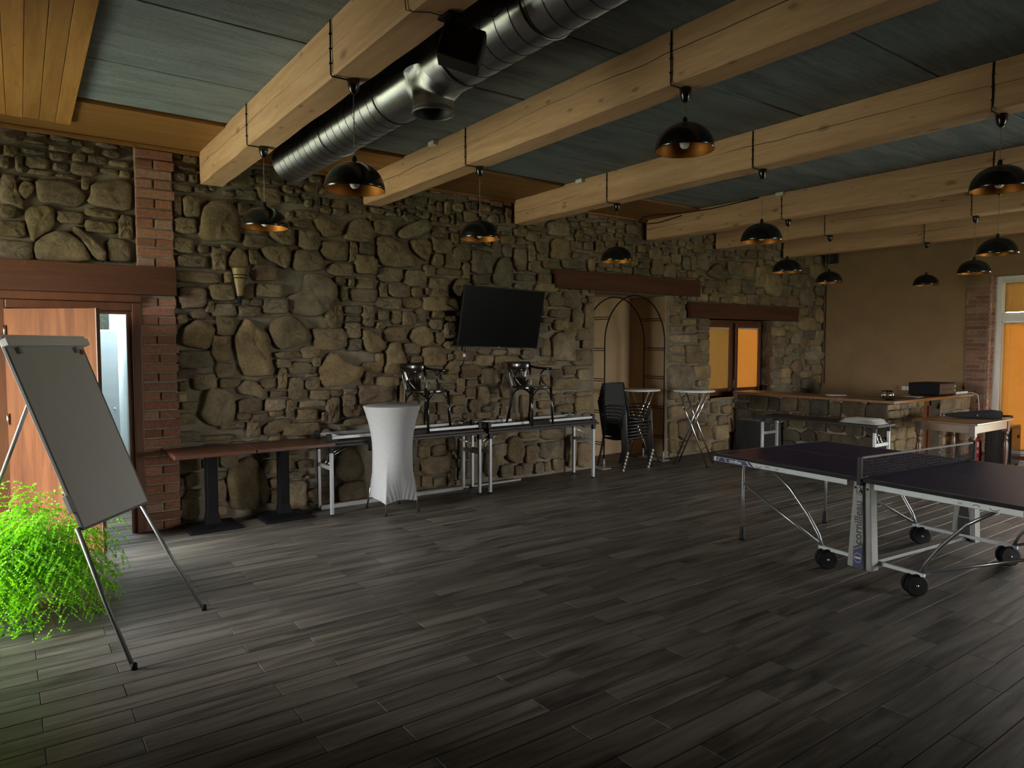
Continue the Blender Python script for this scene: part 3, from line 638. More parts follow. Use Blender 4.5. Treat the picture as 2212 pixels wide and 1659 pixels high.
# chinking stones wherever the wall would show too much bare mortar
rects = [(min(p[0::2]), min(p[1::2]), max(p[0::2]), max(p[1::2])) for p in SL]
block = [(DX0 - .1, 0, 1.32, 2.15), (.94, 2.3, 1.32, 3.5), (-1.25, 2.1, 1.32, 2.42), (NX0 - .06, 0, NX1 + .06, 2.46), (5.76, 2.40, 8.70, 2.72), (WX0 - .02, WZ0 - .05, WX1 + .05, 2.14), (8.40, 2.08, 11.36, 2.40), (9.6, 0, 12.3, .96), (1.26, 1.14, 1.39, 1.28)]
def clear(u, w, a, b, m):
    return not any(u + a > r[0] + m and u - a < r[2] - m and w + b > r[1] + m and w - b < r[3] - m for r in rects) and not any(u + a > r[0] and u - a < r[2] and w + b > r[1] and w - b < r[3] for r in block)
for it in range(5200):
    sc_ = 1.0 if it < 1500 else (.62 if it < 3400 else .38)
    a, b = rs.uniform(.075, .15) * sc_, rs.uniform(.055, .12) * sc_
    if rs.random() < .3: a, b = b, a
    u = rs.uniform(-.3, 12.15); w = rs.uniform(.03, 3.46 if sc_ < 1 else 3.3)
    if w - b < .01 or not clear(u, w, a, b, .012 * sc_): continue
    rects.append((u - a, w - b, u + a, w + b))
    pale = 1.0 + .45 * min(1.0, max(0.0, (u - 2.5) / 5.0))  # same lift in tint, standing in for light at the far end
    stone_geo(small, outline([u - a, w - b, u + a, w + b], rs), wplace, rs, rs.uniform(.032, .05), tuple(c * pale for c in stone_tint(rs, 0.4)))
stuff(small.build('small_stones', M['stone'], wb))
BR = [(0.29, 0.125, 0.072), (0.25, 0.105, 0.062), (0.31, 0.148, 0.092), (0.26, 0.132, 0.085), (0.34, 0.205, 0.140)]
def brick_tint(rnd):
    c = rnd.choice(BR + BR[:3]); s = rnd.uniform(0.75, 1.12)
    return tuple(v * s for v in c)
for p in [[int(c) / 100 for c in s.split(',')] for s in TOPBRICKS.split(';')]:
    mb = MB(); mb.cur = tuple(v * .9 + .05 for v in brick_tint(rs)); mb.box(p[0], p[2], WY - 0.055, WY + 0.01, p[1], p[3]); mb.build('brick', M['brick'], wb, bevel=0.006)
# brick pier beside the doorway, below and above the lintel
pier = MB().box(0.985, 1.285, 7.055, 7.12, 0, 2.15).box(0.985, 1.285, 7.055, 7.12, 2.405, 3.47).build('brick_bed', M['mortar_pale'], wb)
def brick_box(x0, x1, ya, yb, z0, z1, plane='y'):
    mb = MB(); mb.cur = brick_tint(rs); j = lambda: rs.uniform(-0.004, 0.004)
    if plane == 'y': mb.box(x0 + j(), x1 + j(), ya + rs.uniform(-0.006, 0.006), yb, z0 + j() * .5, z1 + j() * .5)
    else: mb.box(ya + rs.uniform(-0.006, 0.006), yb, x0 + j(), x1 + j(), z0 + j() * .5, z1 + j() * .5)
    mb.build('brick', M['brick'], wb if plane == 'y' else WR, bevel=0.006)
for za, zb in ((0.006, 2.14), (2.412, 3.46)):
    nC = int(round((zb - za) / 0.0845)); pt = (zb - za) / nC
    for c in range(nC):
        z0 = za + c * pt; z1 = z0 + pt - 0.014; e = rs.uniform(-0.012, 0.022)
        if c % 2: brick_box(0.985, 1.285 + e, 7.035, 7.075, z0, z1)
        else:
            m = 1.135 + rs.uniform(-.01, .01)
            brick_box(0.985, m - .007, 7.035, 7.075, z0, z1); brick_box(m + .007, 1.285 + e, 7.035, 7.075, z0, z1)

# right wall: plaster, brick edge pier, shaded glass door, open glass door further on
B0, B1, BZ = 2.55, 4.40, 2.76
mb = MB(); wall_boxes(mb, 'x', XR, XR + 0.36, -3.6, WY + 0.3, 0, 3.7, [(B0, B1, 0, BZ), (RWY0, RWY1, 0, RWZ)])
WR = mb.build('wall_right', M['plaster']); struct(WR)
bed = MB().box(XR - 0.004, XR + 0.01, 4.405, 4.70, 0, 2.615).box(XR + 0.0, XR + 0.20, 4.392, 4.405, 0, BZ).build('brick_bed', M['mortar_pale'], WR)
nC = 39; pt = 2.61 / nC
for c in range(nC):
    z0 = 0.004 + c * pt; z1 = z0 + pt - 0.011
    if c % 2: brick_box(4.405, 4.70 + rs.uniform(-.02, .006), XR - 0.016, XR + 0.02, z0, z1, 'x')
    else:
        m = 4.55 + rs.uniform(-.05, .05)
        brick_box(4.405, m - .006, XR - 0.016, XR + 0.02, z0, z1, 'x'); brick_box(m + .006, 4.70 + rs.uniform(-.02, .006), XR - 0.016, XR + 0.02, z0, z1, 'x')
nJ = 41; pt = BZ / nJ
for c in range(nJ):
    z0 = 0.004 + c * pt; z1 = z0 + pt - 0.011
    cuts = [XR, XR + 0.20] if c % 2 else [XR, XR + rs.uniform(.08, .12), XR + 0.20]
    for a, b in zip(cuts, cuts[1:]):
        mb = MB(); mb.cur = brick_tint(rs); mb.box(a + .004, b - .004, 4.380 + rs.uniform(-.004, .004), 4.40, z0, z1); mb.build('brick', M['brick'], WR, bevel=0.004)
# window_2: white framed glass door with bamboo blinds
XW = XR + 0.20
w2 = MB()
w2.box(XW, XW + .09, B1 - 0.11, B1, 0.05, BZ).box(XW, XW + .09, B0, B0 + .09, 0.05, BZ)
for za, zb in ((BZ - .09, BZ), (2.06, 2.20), (.05, .13)): w2.box(XW + .001, XW + .089, B0 + .0901, B1 - .1101, za, zb)
w2 = struct(w2.build('window_2', M['pvc'], bevel=0.006))
MB().box(XW + .02, XW + .07, B1 - .155, B1 - .11, .13, 2.06).box(XW + .02, XW + .07, B1 - .155, B1 - .11, 2.20, 2.67).build('sash', M['pvc'], w2, bevel=0.004)
MB().box(XW + .05, XW + .058, B0 + .09, B1 - .15, .13, 2.06).box(XW + .05, XW + .058, B0 + .09, B1 - .15, 2.20, 2.67).build('pane', M['pane'], w2)
MB().box(XR - 0.02, XW + .10, B0, B1, 0.0, 0.05).build('threshold', M['frame_brown'], w2, bevel=0.005)
def slats(mb, ya, yb, za, zb, x, pitch=0.0205, n=None):
    z = za + pitch / 2; k = 0
    while z < zb:
        t = radians(64); hw = 0.0150
        mb.obox((x, (ya + yb) / 2, z), (0, (yb - ya) / 2, 0), (hw * cos(t), 0, hw * sin(t)), (-0.0006 * sin(t), 0, 0.0006 * cos(t)))
        z += pitch
b = MB(); slats(b, B0 + .09, B1 - .15, .10, 2.04, XW - .012); stuff(b.build('blind_slats', M['blind'], w2))
b = MB(); slats(b, B0 + .09, B1 - .15, 2.21, 2.66, XW - .012); stuff(b.build('blind_slats', M['blind_pale'], w2))
MB().box(XW - .03, XW + .0, B0 + .09, B1 - .15, 2.035, 2.06).box(XW - .03, XW, B0 + .09, B1 - .15, 2.655, 2.68).box(XW - .025, XW, B0 + .09, B1 - .15, .085, .10).build('blind_rail', M['pvc'], w2, bevel=0.003)
b = MB()
for yy in (4.16, 3.65, 3.1): b.tube([(XW - .028, yy, .09), (XW - .028, yy, 2.05)], 0.0016, 5).tube([(XW - .028, yy, 2.2), (XW - .028, yy, 2.67)], 0.0016, 5)
b.build('blind_cord', M['cord_clear'], w2)
# window_3: clear glass door, outside the picture, that lets the daylight in
w3 = MB()
for a in (RWY0, (RWY0 + RWY1) / 2 - .05, RWY1 - .09): w3.box(XW, XW + .09, a, a + .09, 0.03, RWZ)
w3.box(XW + .002, XW + .088, RWY0, RWY1, RWZ - .088, RWZ + .002).box(XW + .002, XW + .088, RWY0, RWY1, .0, .09)
w3 = struct(w3.build('window_3', M['pvc'], bevel=0.006))
MB().box(XW + .04, XW + .046, RWY0 + .09, RWY1 - .09, .09, RWZ - .09).build('pane', M['pane'], w3)

# left wall with its glass door, wall behind the camera
mb = MB(); wall_boxes(mb, 'x', LWX - 0.6, LWX, -3.6, WY + 0.1, 0, 3.7, [(LWY0, LWY1, 0, LWZ)])
struct(mb.build('wall_left', M['plaster']))
w4 = MB()
for a in (LWY0, (LWY0 + LWY1) / 2 - .05, LWY1 - .09): w4.box(LWX - .56, LWX - .48, a, a + .09, 0, LWZ)
w4.box(LWX - .56, LWX - .48, LWY0, LWY1, LWZ - .09, LWZ)
w4 = struct(w4.build('window_4', M['pvc'], bevel=0.006))
MB().box(LWX - .523, LWX - .517, LWY0 + .09, LWY1 - .09, .0, LWZ - .09).build('pane', M['pane'], w4)
mb = MB(); wall_boxes(mb, 'y', -3.9, -3.6, LWX - .3, XR + .36, 0, 3.7, [(FWX0, FWX1, 0, FWZ)])
struct(mb.build('wall_front', M['plaster']))
w5 = MB()  # unseen window added to this wall as fill light
for k in range(5): w5.box(FWX0 + (FWX1 - FWX0 - .09) * k / 4, FWX0 + (FWX1 - FWX0 - .09) * k / 4 + .09, -3.80, -3.72, 0, FWZ)
w5.box(FWX0, FWX1, -3.80, -3.72, FWZ - .09, FWZ)
w5 = struct(w5.build('fill_window', M['pvc'], bevel=0.006))
MB().box(FWX0 + .09, FWX1 - .09, -3.764, -3.758, 0, FWZ - .09).build('pane', M['pane'], w5)
struct(MB().box(LWX - 3.5, LWX - 0.05, -6, 14, -0.25, -0.13).box(XR + .4, XR + 6, -6, 12, -0.25, -0.13).box(LWX - 3.5, XR + 6, -9, -3.95, -0.25, -0.13).build('ground_outside', plain('paving_outside', (0.22, 0.24, 0.18), 0.9)))

# ceiling: concrete panels between beams, larch soffit along the stone wall
BX = [1.63, 3.26, 5.26, 7.61, 9.17, 10.99]; BW = 0.105
ce = MB().box(LWX - .3, XR + .4, -3.9, WY + .4, 3.535, 3.72).build('ceiling', M['concrete']); struct(ce)
edges = [LWX] + BX + [XR]
for i in range(7):
    xa, xb = edges[i], edges[i + 1]
    ys = [-3.6, -2.85, -1.83, -0.82, 0.2, 1.2, 2.2, 3.2, 4.2, 5.2, 6.07]
    for a, bb in zip(ys, ys[1:]):
        mb = MB(); s = R.uniform(0.88, 1.08); mb.cur = (s, s, s * R.uniform(.98, 1.02))
        mb.box(xa + .002, xb - .002, a + .006, bb - .006, 3.505 + R.uniform(0, .004), 3.536); mb.build('concrete_panel', M['concrete'], ce, bevel=0.005)
tr = MB().box(LWX, XR, 6.085, 7.11, 3.515, 3.536).build('trim_1', M['soffit']); struct(tr)
for i in range(7):
    xa, xb = edges[i] + (.106 if i else 0), edges[i + 1] - (.106 if i < 6 else 0)
    for a, bb in ((6.10, 6.575), (6.58, 7.06)):
        mb = MB(); s = R.uniform(0.86, 1.1); mb.cur = (s, s * .97, s * .92)
        mb.box(xa, xb, a, bb, 3.484 + R.uniform(0, .004), 3.514); mb.build('board', M['soffit'], tr, bevel=0.003)
    mb = MB(); mb.cur = (1.05, 1, .95); mb.box(xa, xb, 7.02, 7.07, 3.455, 3.483); mb.build('board', M['soffit'], tr, bevel=0.002)
tr2 = MB().box(LWX, 0.30, -3.6, 6.55, 3.475, 3.504).build('trim_2', M['soffit_y']); struct(tr2)
for i in range(12):
    mb = MB(); s = R.uniform(0.80, 1.14); mb.cur = (s, s * .98, s * .95)
    def xe(y, i=i): return 0.388 + 0.0145 * y - 0.1045 * i
    ye = 6.66 - .012 * (i % 3)
    z0, z1 = 3.452 + R.uniform(0, .003), 3.476
    mb.add([(xe(y) - w, y, z) for z in (z0, z1) for y in (-3.6, ye) for w in (0.1020, 0.0)], [(0, 1, 3, 2), (4, 6, 7, 5), (0, 4, 5, 1), (2, 3, 7, 6), (0, 2, 6, 4), (1, 5, 7, 3)])
    mb.build('board', M['soffit_y'], tr2, bevel=0.003)

# beams
names = ['spruce ceiling beam nearest the open wooden door, big steel duct along its far side', 'spruce ceiling beam just beyond the round steel duct',
         'third spruce ceiling beam, ending above the left part of the niche lintel', 'spruce ceiling beam with a looped black cable at its wall end',
         'spruce ceiling beam meeting the stone wall above the small window lintel', 'spruce ceiling beam closest to the beige plaster wall']
rb = random.Random(5)
for bx, nm in zip(BX, names):
    mb = MB(); n = 44; prof = []
    rings = []
    for i in range(n + 1):
        y = -3.55 + (7.045 + 3.55) * i / n; c = 0.012 + rb.uniform(-.003, .005); j = lambda: rb.uniform(-.0025, .0025)
        rings.append([(-BW + j(), y, c), (-BW + c + j(), y, 0 + j()), (BW - c + j(), y, 0 + j()), (BW + j(), y, c), (BW + j(), y, .30), (-BW + j(), y, .30)])
    v = [p for r in rings for p in r]; f = []
    for i in range(n):
        for k in range(6): f.append((i * 6 + k, i * 6 + (k + 1) % 6, (i + 1) * 6 + (k + 1) % 6, (i + 1) * 6 + k))
    f.append(tuple(range(5, -1, -1))); f.append(tuple(n * 6 + k for k in range(6)))
    mb.add(v, f)
    o = mb.build('ceiling_beam', M['beam'], fix=True); o.location = (bx, 0, 3.203)
    tag(o, nm, 'beam', 'spruce beams under the ceiling')

# lintels
def lintel(x0, x1, y0, y1, z0, z1, label):
    o = MB().box(x0, x1, y0, y1, z0, z1).build('lintel_board', M['lintel'], bevel=0.006); tag(o, label, 'lintel', 'brown stained lintels in the stone wall'); return o
lintel(-1.20, 1.29, 6.965, 7.115, 2.15, 2.40, 'wide brown stained lintel over the open doorway at the brick pier')
lintel(5.81, 8.66, 7.0, 7.45, 2.445, 2.69, 'long brown stained lintel over the plastered niche with the arch')
lintel(8.44, 11.32, 7.0, 7.40, 2.12, 2.36, 'brown stained lintel over the small window with lowered blinds')

# niche lining (plaster)
mb = MB()
mb.box(NX0 - .05, NX1 + .05, 7.86, 7.95, 0, NZ + .3).box(NX0 - .06, NX0 + .006, WY + .003, 7.9, 0, NZ).box(NX1 - .006, NX1 + .06, WY + .003, 7.9, 0, NZ).box(NX0 - .05, NX1 + .05, 7.45, 7.9, NZ, NZ + .06)
struct(mb.build('wall_niche', M['niche'], bevel=0.012))

# small window in the stone wall
YW = 7.36
w1 = MB()
w1.box(WX0, WX0 + .07, YW, YW + .07, WZ0, WZ1).box(WX1 - .07, WX1, YW, YW + .07, WZ0, WZ1).box(9.90, 9.98, YW, YW + .07, WZ0, WZ1)
for xa, xb in ((WX0 + .0701, 9.8999), (9.9801, WX1 - .0701)):
    for za, zb in ((WZ0, WZ0 + .06), (WZ1 - .06, WZ1)): w1.box(xa, xb, YW + .001, YW + .069, za, zb)
w1 = struct(w1.build('window_1', M['frame_brown'], bevel=0.006))
for x0, x1, dy in ((WX0 + .06, 9.92, 0), (9.96, WX1 - .06, -.03)):
    fr = MB(); z0, z1 = WZ0 + .05, WZ1 - .05; t = .075
    fr.box(x0 + t + .0002, x1 - t - .0002, YW - .019 + dy, YW + .029 + dy, z0, z0 + t).box(x0 + t + .0002, x1 - t - .0002, YW - .019 + dy, YW + .029 + dy, z1 - t, z1).box(x0, x0 + t, YW - .02 + dy, YW + .03 + dy, z0, z1).box(x1 - t, x1, YW - .02 + dy, YW + .03 + dy, z0, z1)
    fr = fr.build('sash', M['frame_brown'], w1, bevel=0.005)
    MB().box(x0 + t, x1 - t, YW + .012 + dy, YW + .018 + dy, z0 + t, z1 - t).build('pane', M['pane'], fr)
    bl = MB(); z = z0 + t + .01
    while z < z1 - t - .01:
        bl.obox(((x0 + x1) / 2, YW - .002 + dy, z), ((x1 - x0) / 2 - t + .004, 0, 0), (0, .0060, .0115), (0, -.0005, .0003)); z += 0.0165
    stuff(bl.build('blind_slats', M['blind_pale'] if dy == 0 else M['blind'], fr))
    MB().box(x0 + t, x1 - t, YW - .012 + dy, YW + .01 + dy, z1 - t - .014, z1 - t + .004).build('blind_rail', M['pvc'], fr)
MB().tube([(9.93, YW - .04, WZ0 + .12), (9.93, YW - .05, WZ0 + .26)], .007, 8).build('handle', M['alu'], w1)
struct(MB().box(WX0, WX1, 7.06, YW, WZ0 - .035, WZ0).build('trim_3', M['plaster'], bevel=0.01))
# stones that return into the window reveal
jb = MB(); rv2 = random.Random(3)
z = .90
while z < 2.05:
    h = rv2.uniform(.10, .20); w = rv2.uniform(.10, .15)
    stone_geo(jb, outline([7.10, z, 7.10 + w, z + h - .015], rv2), lambda u, w_, d: (WX1 - d * .5, u, w_), rv2, .04, stone_tint(rv2, .3))
    stone_geo(jb, outline([7.11 + w, z, 7.33, z + h - .015], rv2), lambda u, w_, d: (WX1 - d * .5, u, w_), rv2, .035, stone_tint(rv2, .3))
    z += h
stuff(jb.build('reveal_stones', M['stone'], wb))

# doorway: frame, open leaf, corridor behind
d1 = MB()
d1.box(0.925, 1.0, 7.02, 7.28, 0, 2.08).box(-.08, .012, 7.02, 7.28, 0, 2.08).box(.0122, .9248, 7.021, 7.279, 2.005, 2.079).box(-.14, 1.0, 6.99, 7.28, 2.0802, 2.1495)
d1 = struct(d1.build('door_1', M['frame_brown'], bevel=0.008))
MB().box(.885, .9248, 7.06, 7.10, 0, 1.974).box(.0125, .9248, 7.06, 7.10, 1.975, 2.0048).build('door_stop', M['frame_brown'], d1, bevel=0.004)
hx, hy = 0.016, 7.03; ang = atan2(6.531 - hy, .600 - hx)
u = Vector((cos(ang), sin(ang), 0)); nrm = Vector((-u.y, u.x, 0)); Ld = 0.782
lf = MB().obox(Vector((hx, hy, 1.004)) + u * (Ld / 2) + nrm * .0, u * (Ld / 2), nrm * .021, Vector((0, 0, .994))).build('leaf', M['leaf_wood'], d1, bevel=0.003)
MB().obox(Vector((hx, hy, 1.004)) + u * (Ld + .004), u * .004, nrm * .022, Vector((0, 0, .995))).build('edge_strip', M['frame_brown'], lf)
for hz in (0.30, 1.10, 1.82):
    MB().tube([(hx - .012, hy - .035, hz - .045), (hx - .012, hy - .035, hz + .045)], .008, 8).build('hinge', M['chrome'], d1)
MB().obox(Vector((hx, hy, 1.03)) + u * (Ld - .06) - nrm * .024, u * .02, nrm * .003, Vector((0, 0, .09))).build('handle_plate', M['alu'], lf)
MB().tube([Vector((hx, hy, 1.06)) + u * (Ld - .06) - nrm * .02, Vector((hx, hy, 1.06)) + u * (Ld - .06) - nrm * .06, Vector((hx, hy, 1.06)) + u * (Ld - .18) - nrm * .06], .009, 8).build('handle', M['alu'], lf)
co = MB()
co.box(-1.6, 2.2, 9.3, 9.4, 0, 2.8).box(1.075, 1.15, WY + .34, 9.3, 0, 2.8).box(-1.65, -1.6, WY + .34, 9.3, 0, 2.8).box(-1.6, 2.2, WY + .34, 9.4, 2.76, 2.84)
struct(co.build('wall_corridor', M['white_wall']))
struct(MB().box(1.06, 1.076, WY + .34, 9.29, 0, .09).build('baseboard_corridor', M['white_paint']))

# ------------------------------------------------------------------ round steel duct
DXc, DZc, DR, DY1 = 2.10, 3.310, 0.172, 6.18
dt = thing('ventilation_duct', 'round galvanised steel ventilation duct under the ceiling between two beams', 'duct', (DXc, 3.0, DZc))
mb = MB(); n = 32
prof = [(DR, -3.55), (DR, 3.36)]
mb.lathe(prof, (DXc, 0, DZc), n, axis='y').lathe([(DR, 4.13), (DR, DY1)], (DXc, 0, DZc), n, axis='y')
mb.build('pipe', M['duct'], dt, world=True)
mb = MB()   # lock seams wound round the pipe
for y0, y1 in ((-3.5, 3.30), (4.20, DY1 - .05)):
    turns = (y1 - y0) / 0.118; N = int(turns * 28)
    mb.tube([(DXc + (DR + .0012) * cos(2 * pi * turns * i / N), y0 + (y1 - y0) * i / N, DZc + (DR + .0012) * sin(2 * pi * turns * i / N)) for i in range(N + 1)], 0.0022, 4)
mb.build('spiral_seam', M['duct_dark'], dt, world=True)
tee = MB().lathe([(DR + .001, 3.33), (DR + .006, 3.335), (DR + .006, 3.40), (DR + .003, 3.41), (DR + .003, 4.08), (DR + .006, 4.09), (DR + .006, 4.15), (DR + .001, 4.155)], (DXc, 0, DZc), 40, axis='y').build('tee_piece', M['duct'], dt, world=True)
mb = MB()
for y in (3.33, 4.16): mb.lathe([(DR + .004, y - .006), (DR + .011, y - .004), (DR + .011, y + .004), (DR + .004, y + .006)], (DXc, 0, DZc), 40, axis='y')
mb.build('collar_seal', M['duct_dark'], dt, world=True)
SXc, SYc, SR, SZ = DXc - .03, 3.63, 0.120, 3.045
def saddle(uu, vv):
    a = 2 * pi * uu; fl = max(0, vv - .55) / .45
    r = SR + .050 * fl * fl
    x = r * cos(a); y = r * sin(a); xx = SXc - DXc + x
    ztop = DZc - sqrt(max(0.0, (DR + .004) ** 2 - min(abs(xx), DR) ** 2)) + .003
    return (SXc + x, SYc + y, SZ + .03 + (ztop - SZ - .03) * vv)
sp = MB().grid(saddle, 44, 14, True, True).build('spout', M['duct'], tee, world=False)
sp2 = MB().lathe([(SR - .006, SZ + .12), (SR - .006, SZ + .002), (SR + .002, SZ - .003), (SR + .007, SZ + .003), (SR + .003, SZ + .010), (SR + .001, SZ + .03)], (SXc, SYc, 0), 40).build('spout_rim', M['duct_grey'], tee)
sp3 = MB().lathe([(SR - .0065, SZ + .004), (SR - .0065, SZ + .085), (.001, SZ + .086)], (SXc, SYc, 0), 36).build('spout_shade', M['duct_dark'], tee)  # black liner stands in for the shade inside the spout
for o in (sp, sp2, sp3):
    o.matrix_local = Matrix.Translation(-Vector(dt.location))
mb = MB()
for y in (1.0, 2.6, 5.1):
    mb.box(DXc - DR - .012, DXc - DR - .004, y, y + .025, DZc, 3.505).box(DXc + DR + .004, DXc + DR + .012, y, y + .025, DZc, 3.505)
    mb.tube([(DXc + (DR + .006) * cos(a), y + .012, DZc + (DR + .006) * sin(a)) for a in [pi + pi * i / 16 for i in range(17)]], .005, 6)
mb.build('hanger_strap', M['duct'], dt, world=True)
MB().lathe([(.001, DY1), (DR + .004, DY1), (DR + .004, DY1 - .02)], (DXc, 0, DZc), 32, axis='y').build('end_cap', M['duct'], dt, world=True)

# black box loudspeaker on a swivel bracket below the first beam
sx, sy, sz = 1.735, 2.78, 3.055
spk = thing('loudspeaker', 'black box loudspeaker on a swivel bracket under the beam beside the duct', 'loudspeaker', (1.70, 2.74, 3.2))
ax = Vector((0.80, -0.52, -0.28)).normalized(); az = Vector((0.22, -0.17, 0.96)); az = (az - ax * az.dot(ax)).normalized(); ay = az.cross(ax)
c0 = Vector((sx, sy, sz))
cb = MB().obox(c0, ax * .095, ay * .075, az * .078).build('cabinet', M['black'], spk, world=True, bevel=.006)
MB().obox(c0 + ax * .096, ax * .003, ay * .066, az * .069).build('grille', M['mesh_black'], spk, world=True)
MB().box(1.655, 1.735, 2.76, 2.86, 3.186, 3.200).build('mounting_plate', M['black_metal'], spk, world=True, bevel=.002)
MB().tube([(1.695, 2.785, 3.19), (1.695, 2.80, 3.14), (1.700, 2.81, 3.11), c0 - ax * .07], .011, 8).build('swivel_arm', M['black_metal'], spk, world=True)
MB().obox((1.70, 2.81, 3.115), (.02, 0, 0), (0, .018, 0), (0, 0, .02)).build('clamp', M['black_metal'], spk, world=True, bevel=.004)
o = MB().tube([(1.518, 2.95, 3.49), (1.517, 2.93, 3.34), (1.516, 2.90, 3.21), (1.54, 2.87, 3.197), (1.60, 2.83, 3.197), (1.66, 2.82, 3.194)], .003, 6).build('cable', M['cord_clear'], spk, world=True)
MB().tube([(1.72, 2.70, 3.10), (1.76, 2.66, 3.16), (1.80, 2.6, 3.15), (1.82, 2.5, 3.20)], .004, 6).build('signal_lead', M['black'], spk, world=True)

# ------------------------------------------------------------------ pendant lamps
PEND = [  # beam index, x, y, rim height, label
    (0, 1.638, 5.46, 2.595, 'black dome pendant with gold lining on the first beam, nearer the stone wall'),
    (0, 1.650, 3.80, 2.585, 'largest looking black dome pendant, hanging before the steel duct from the first beam'),
    (1, 3.290, 4.99, 2.598, 'black dome pendant on the second beam, hanging above the tilted television'),
    (1, 3.275, 2.78, 2.845, 'black dome pendant on a short cord under the second beam, highest of them all'),
    (2, 5.300, 5.40, 2.590, 'black dome pendant on the third beam just above the niche lintel'),
    (2, 5.295, 3.64, 2.590, 'black dome pendant in the middle of the third beam, right of the niche'),
    (2, 5.310, 1.875, 2.720, 'black dome pendant at the near end of the third beam, cut by the picture edge'),
    (3, 7.640, 4.89, 2.578, 'black dome pendant on the fourth beam, hanging before the small window lintel'),
    (3, 7.660, 2.70, 2.565, 'black dome pendant on the fourth beam, directly below the one at the edge'),
    (4, 9.200, 5.25, 2.560, 'black dome pendant on the fifth beam beside the corner of stone and plaster'),
    (4, 9.190, 3.47, 2.540, 'black dome pendant on the fifth beam in front of the brick window pier'),
    (5, 10.98, 4.77, 2.580, 'black dome pendant alone before the beige plaster wall, smallest of all'),
]
for bi, px_, py_, rz_, lab in PEND:
    t = thing('pendant_lamp', lab, 'pendant lamp', (px_, py_, 3.203), 0, 'black dome pendant lamps')
    rim = rz_ - 3.203; H = .158; r = .171
    dome = [(r * sqrt(max(0, 1 - (i / 12) ** 2.15)) if i else r, rim + H * i / 12) for i in range(13)]
    dome[-1] = (.016, rim + H)
    sh = MB().lathe([(r - .002, rim - .001)] + dome, (0, 0, 0), 40).build('shade', M['black_gloss'], t)
    inn = [(p[0] - .0035 if p[0] > .02 else .012, p[1] - (.0035 if i > 1 else 0)) for i, p in enumerate(dome)]
    MB().lathe(inn, (0, 0, 0), 40).build('shade_lining', M['gold'], sh)
    MB().lathe([(.016, rim + H - .002), (.014, rim + H + .02), (.009, rim + H + .034), (.004, rim + H + .036)], (0, 0, 0), 16).build('neck', M['black'], t)
    MB().lathe([(.001, rim + .010), (.015, rim + .012), (.025, rim + .022), (.030, rim + .040), (.027, rim + .058), (.015, rim + .080), (.013, rim + .10)], (0, 0, 0), 18).build('bulb', M['bulb'], t)
    MB().lathe([(.014, rim + .095), (.017, rim + .10), (.017, rim + .15), (.001, rim + .152)], (0, 0, 0), 14).build('lamp_socket', M['black'], t)
    MB().tube([(0, 0, rim + H + .03), (0, 0, -.06)], .0028 if bi < 2 else .0022, 6).build('cord', M['cord_clear'], t)
    MB().lathe([(.001, -.082), (.012, -.081), (.024, -.066), (.032, -.035), (.036, -.002), (.034, .0)], (0, 0, 0), 20).build('ceiling_cup', M['black_gloss'], t)
    fx = BX[bi] - BW - .008 - px_
    MB().tube([(fx, .0, .296), (fx, .002, .20), (fx - .002, -.002, .10), (fx, 0, .0), (fx + .006, 0, -.008), (-.02, 0, -.008)], .0045, 6).build('feed_cable', M['black'], t)
    mbc = MB()
    for zz in (.06, .14, .22): mbc.box(fx - .008, fx + .006, -.006, .006, zz - .004, zz + .004)
    mbc.build('cable_clip', M['black'], t)

for i, (bi, yy) in enumerate(((1, 5.50), (2, 5.80), (3, 4.90))):
    o = MB().box(BX[bi] - BW - .05, BX[bi] - BW - .004, yy - .05, yy + .05, 3.465, 3.504).build('junction_box', M['white_paint'], bevel=.004)
    tag(o, ['small white junction box on the second beam right of the duct', 'small white junction box on the third beam near the stone wall', 'small white junction box on the fourth beam above a pendant'][i], 'junction box')
o = MB().tube([(7.49, 5.2, 3.495), (7.48, 5.9, 3.47), (7.40, 6.35, 3.47), (7.18, 6.58, 3.462), (7.08, 6.72, 3.44), (7.15, 6.86, 3.40), (7.35, 6.90, 3.40), (7.49, 6.80, 3.42), (7.495, 6.4, 3.46)], .007, 7).build('looped_cable', M['black'])
tag(o, 'looped black cable lying against the fourth beam at its wall end', 'cable')

# ------------------------------------------------------------------ things on the stone wall
tv = thing('television', 'black flat television tilted forward on the stone wall', 'television', (4.84, 6.87, 1.67))
c0 = Vector((4.845, 6.868, 2.028)); wx = Vector((.5845, 0, -.013)); up = Vector((0, -.083, .349)); nn = Vector((0, .973, .231))
MB().obox(c0, wx, nn * .016, up).build('casing', M['black'], tv, world=True, bevel=.005)
MB().obox(c0 - nn * .017, wx * .984, nn * .0012, up * .972).build('screen', M['screen'], tv, world=True)
MB().obox(c0 - nn * .0175 - up * .985, wx * .02, nn * .001, up * .008).build('badge', M['white_print'], tv, world=True)
MB().obox(c0 + nn * .05 - Vector((0, 0, .03)), wx * .45, nn * .03, up * .5).build('rear_housing', M['black'], tv, world=True, bevel=.01)
MB().bar((4.84, 6.93, 2.05), (4.84, 7.12, 2.05), .10, .22).build('wall_bracket', M['black_metal'], tv, world=True)
MB().tube([(4.40, 6.99, 1.70), (4.395, 7.0, 1.60), (4.39, 7.01, 1.52), (4.385, 7.03, 1.47)], .006, 6).build('power_lead', M['black'], tv, world=True)
MB().box(4.38, 4.40, 6.99, 7.01, 1.565, 1.60).build('plug', M['white_paint'], tv, world=True)

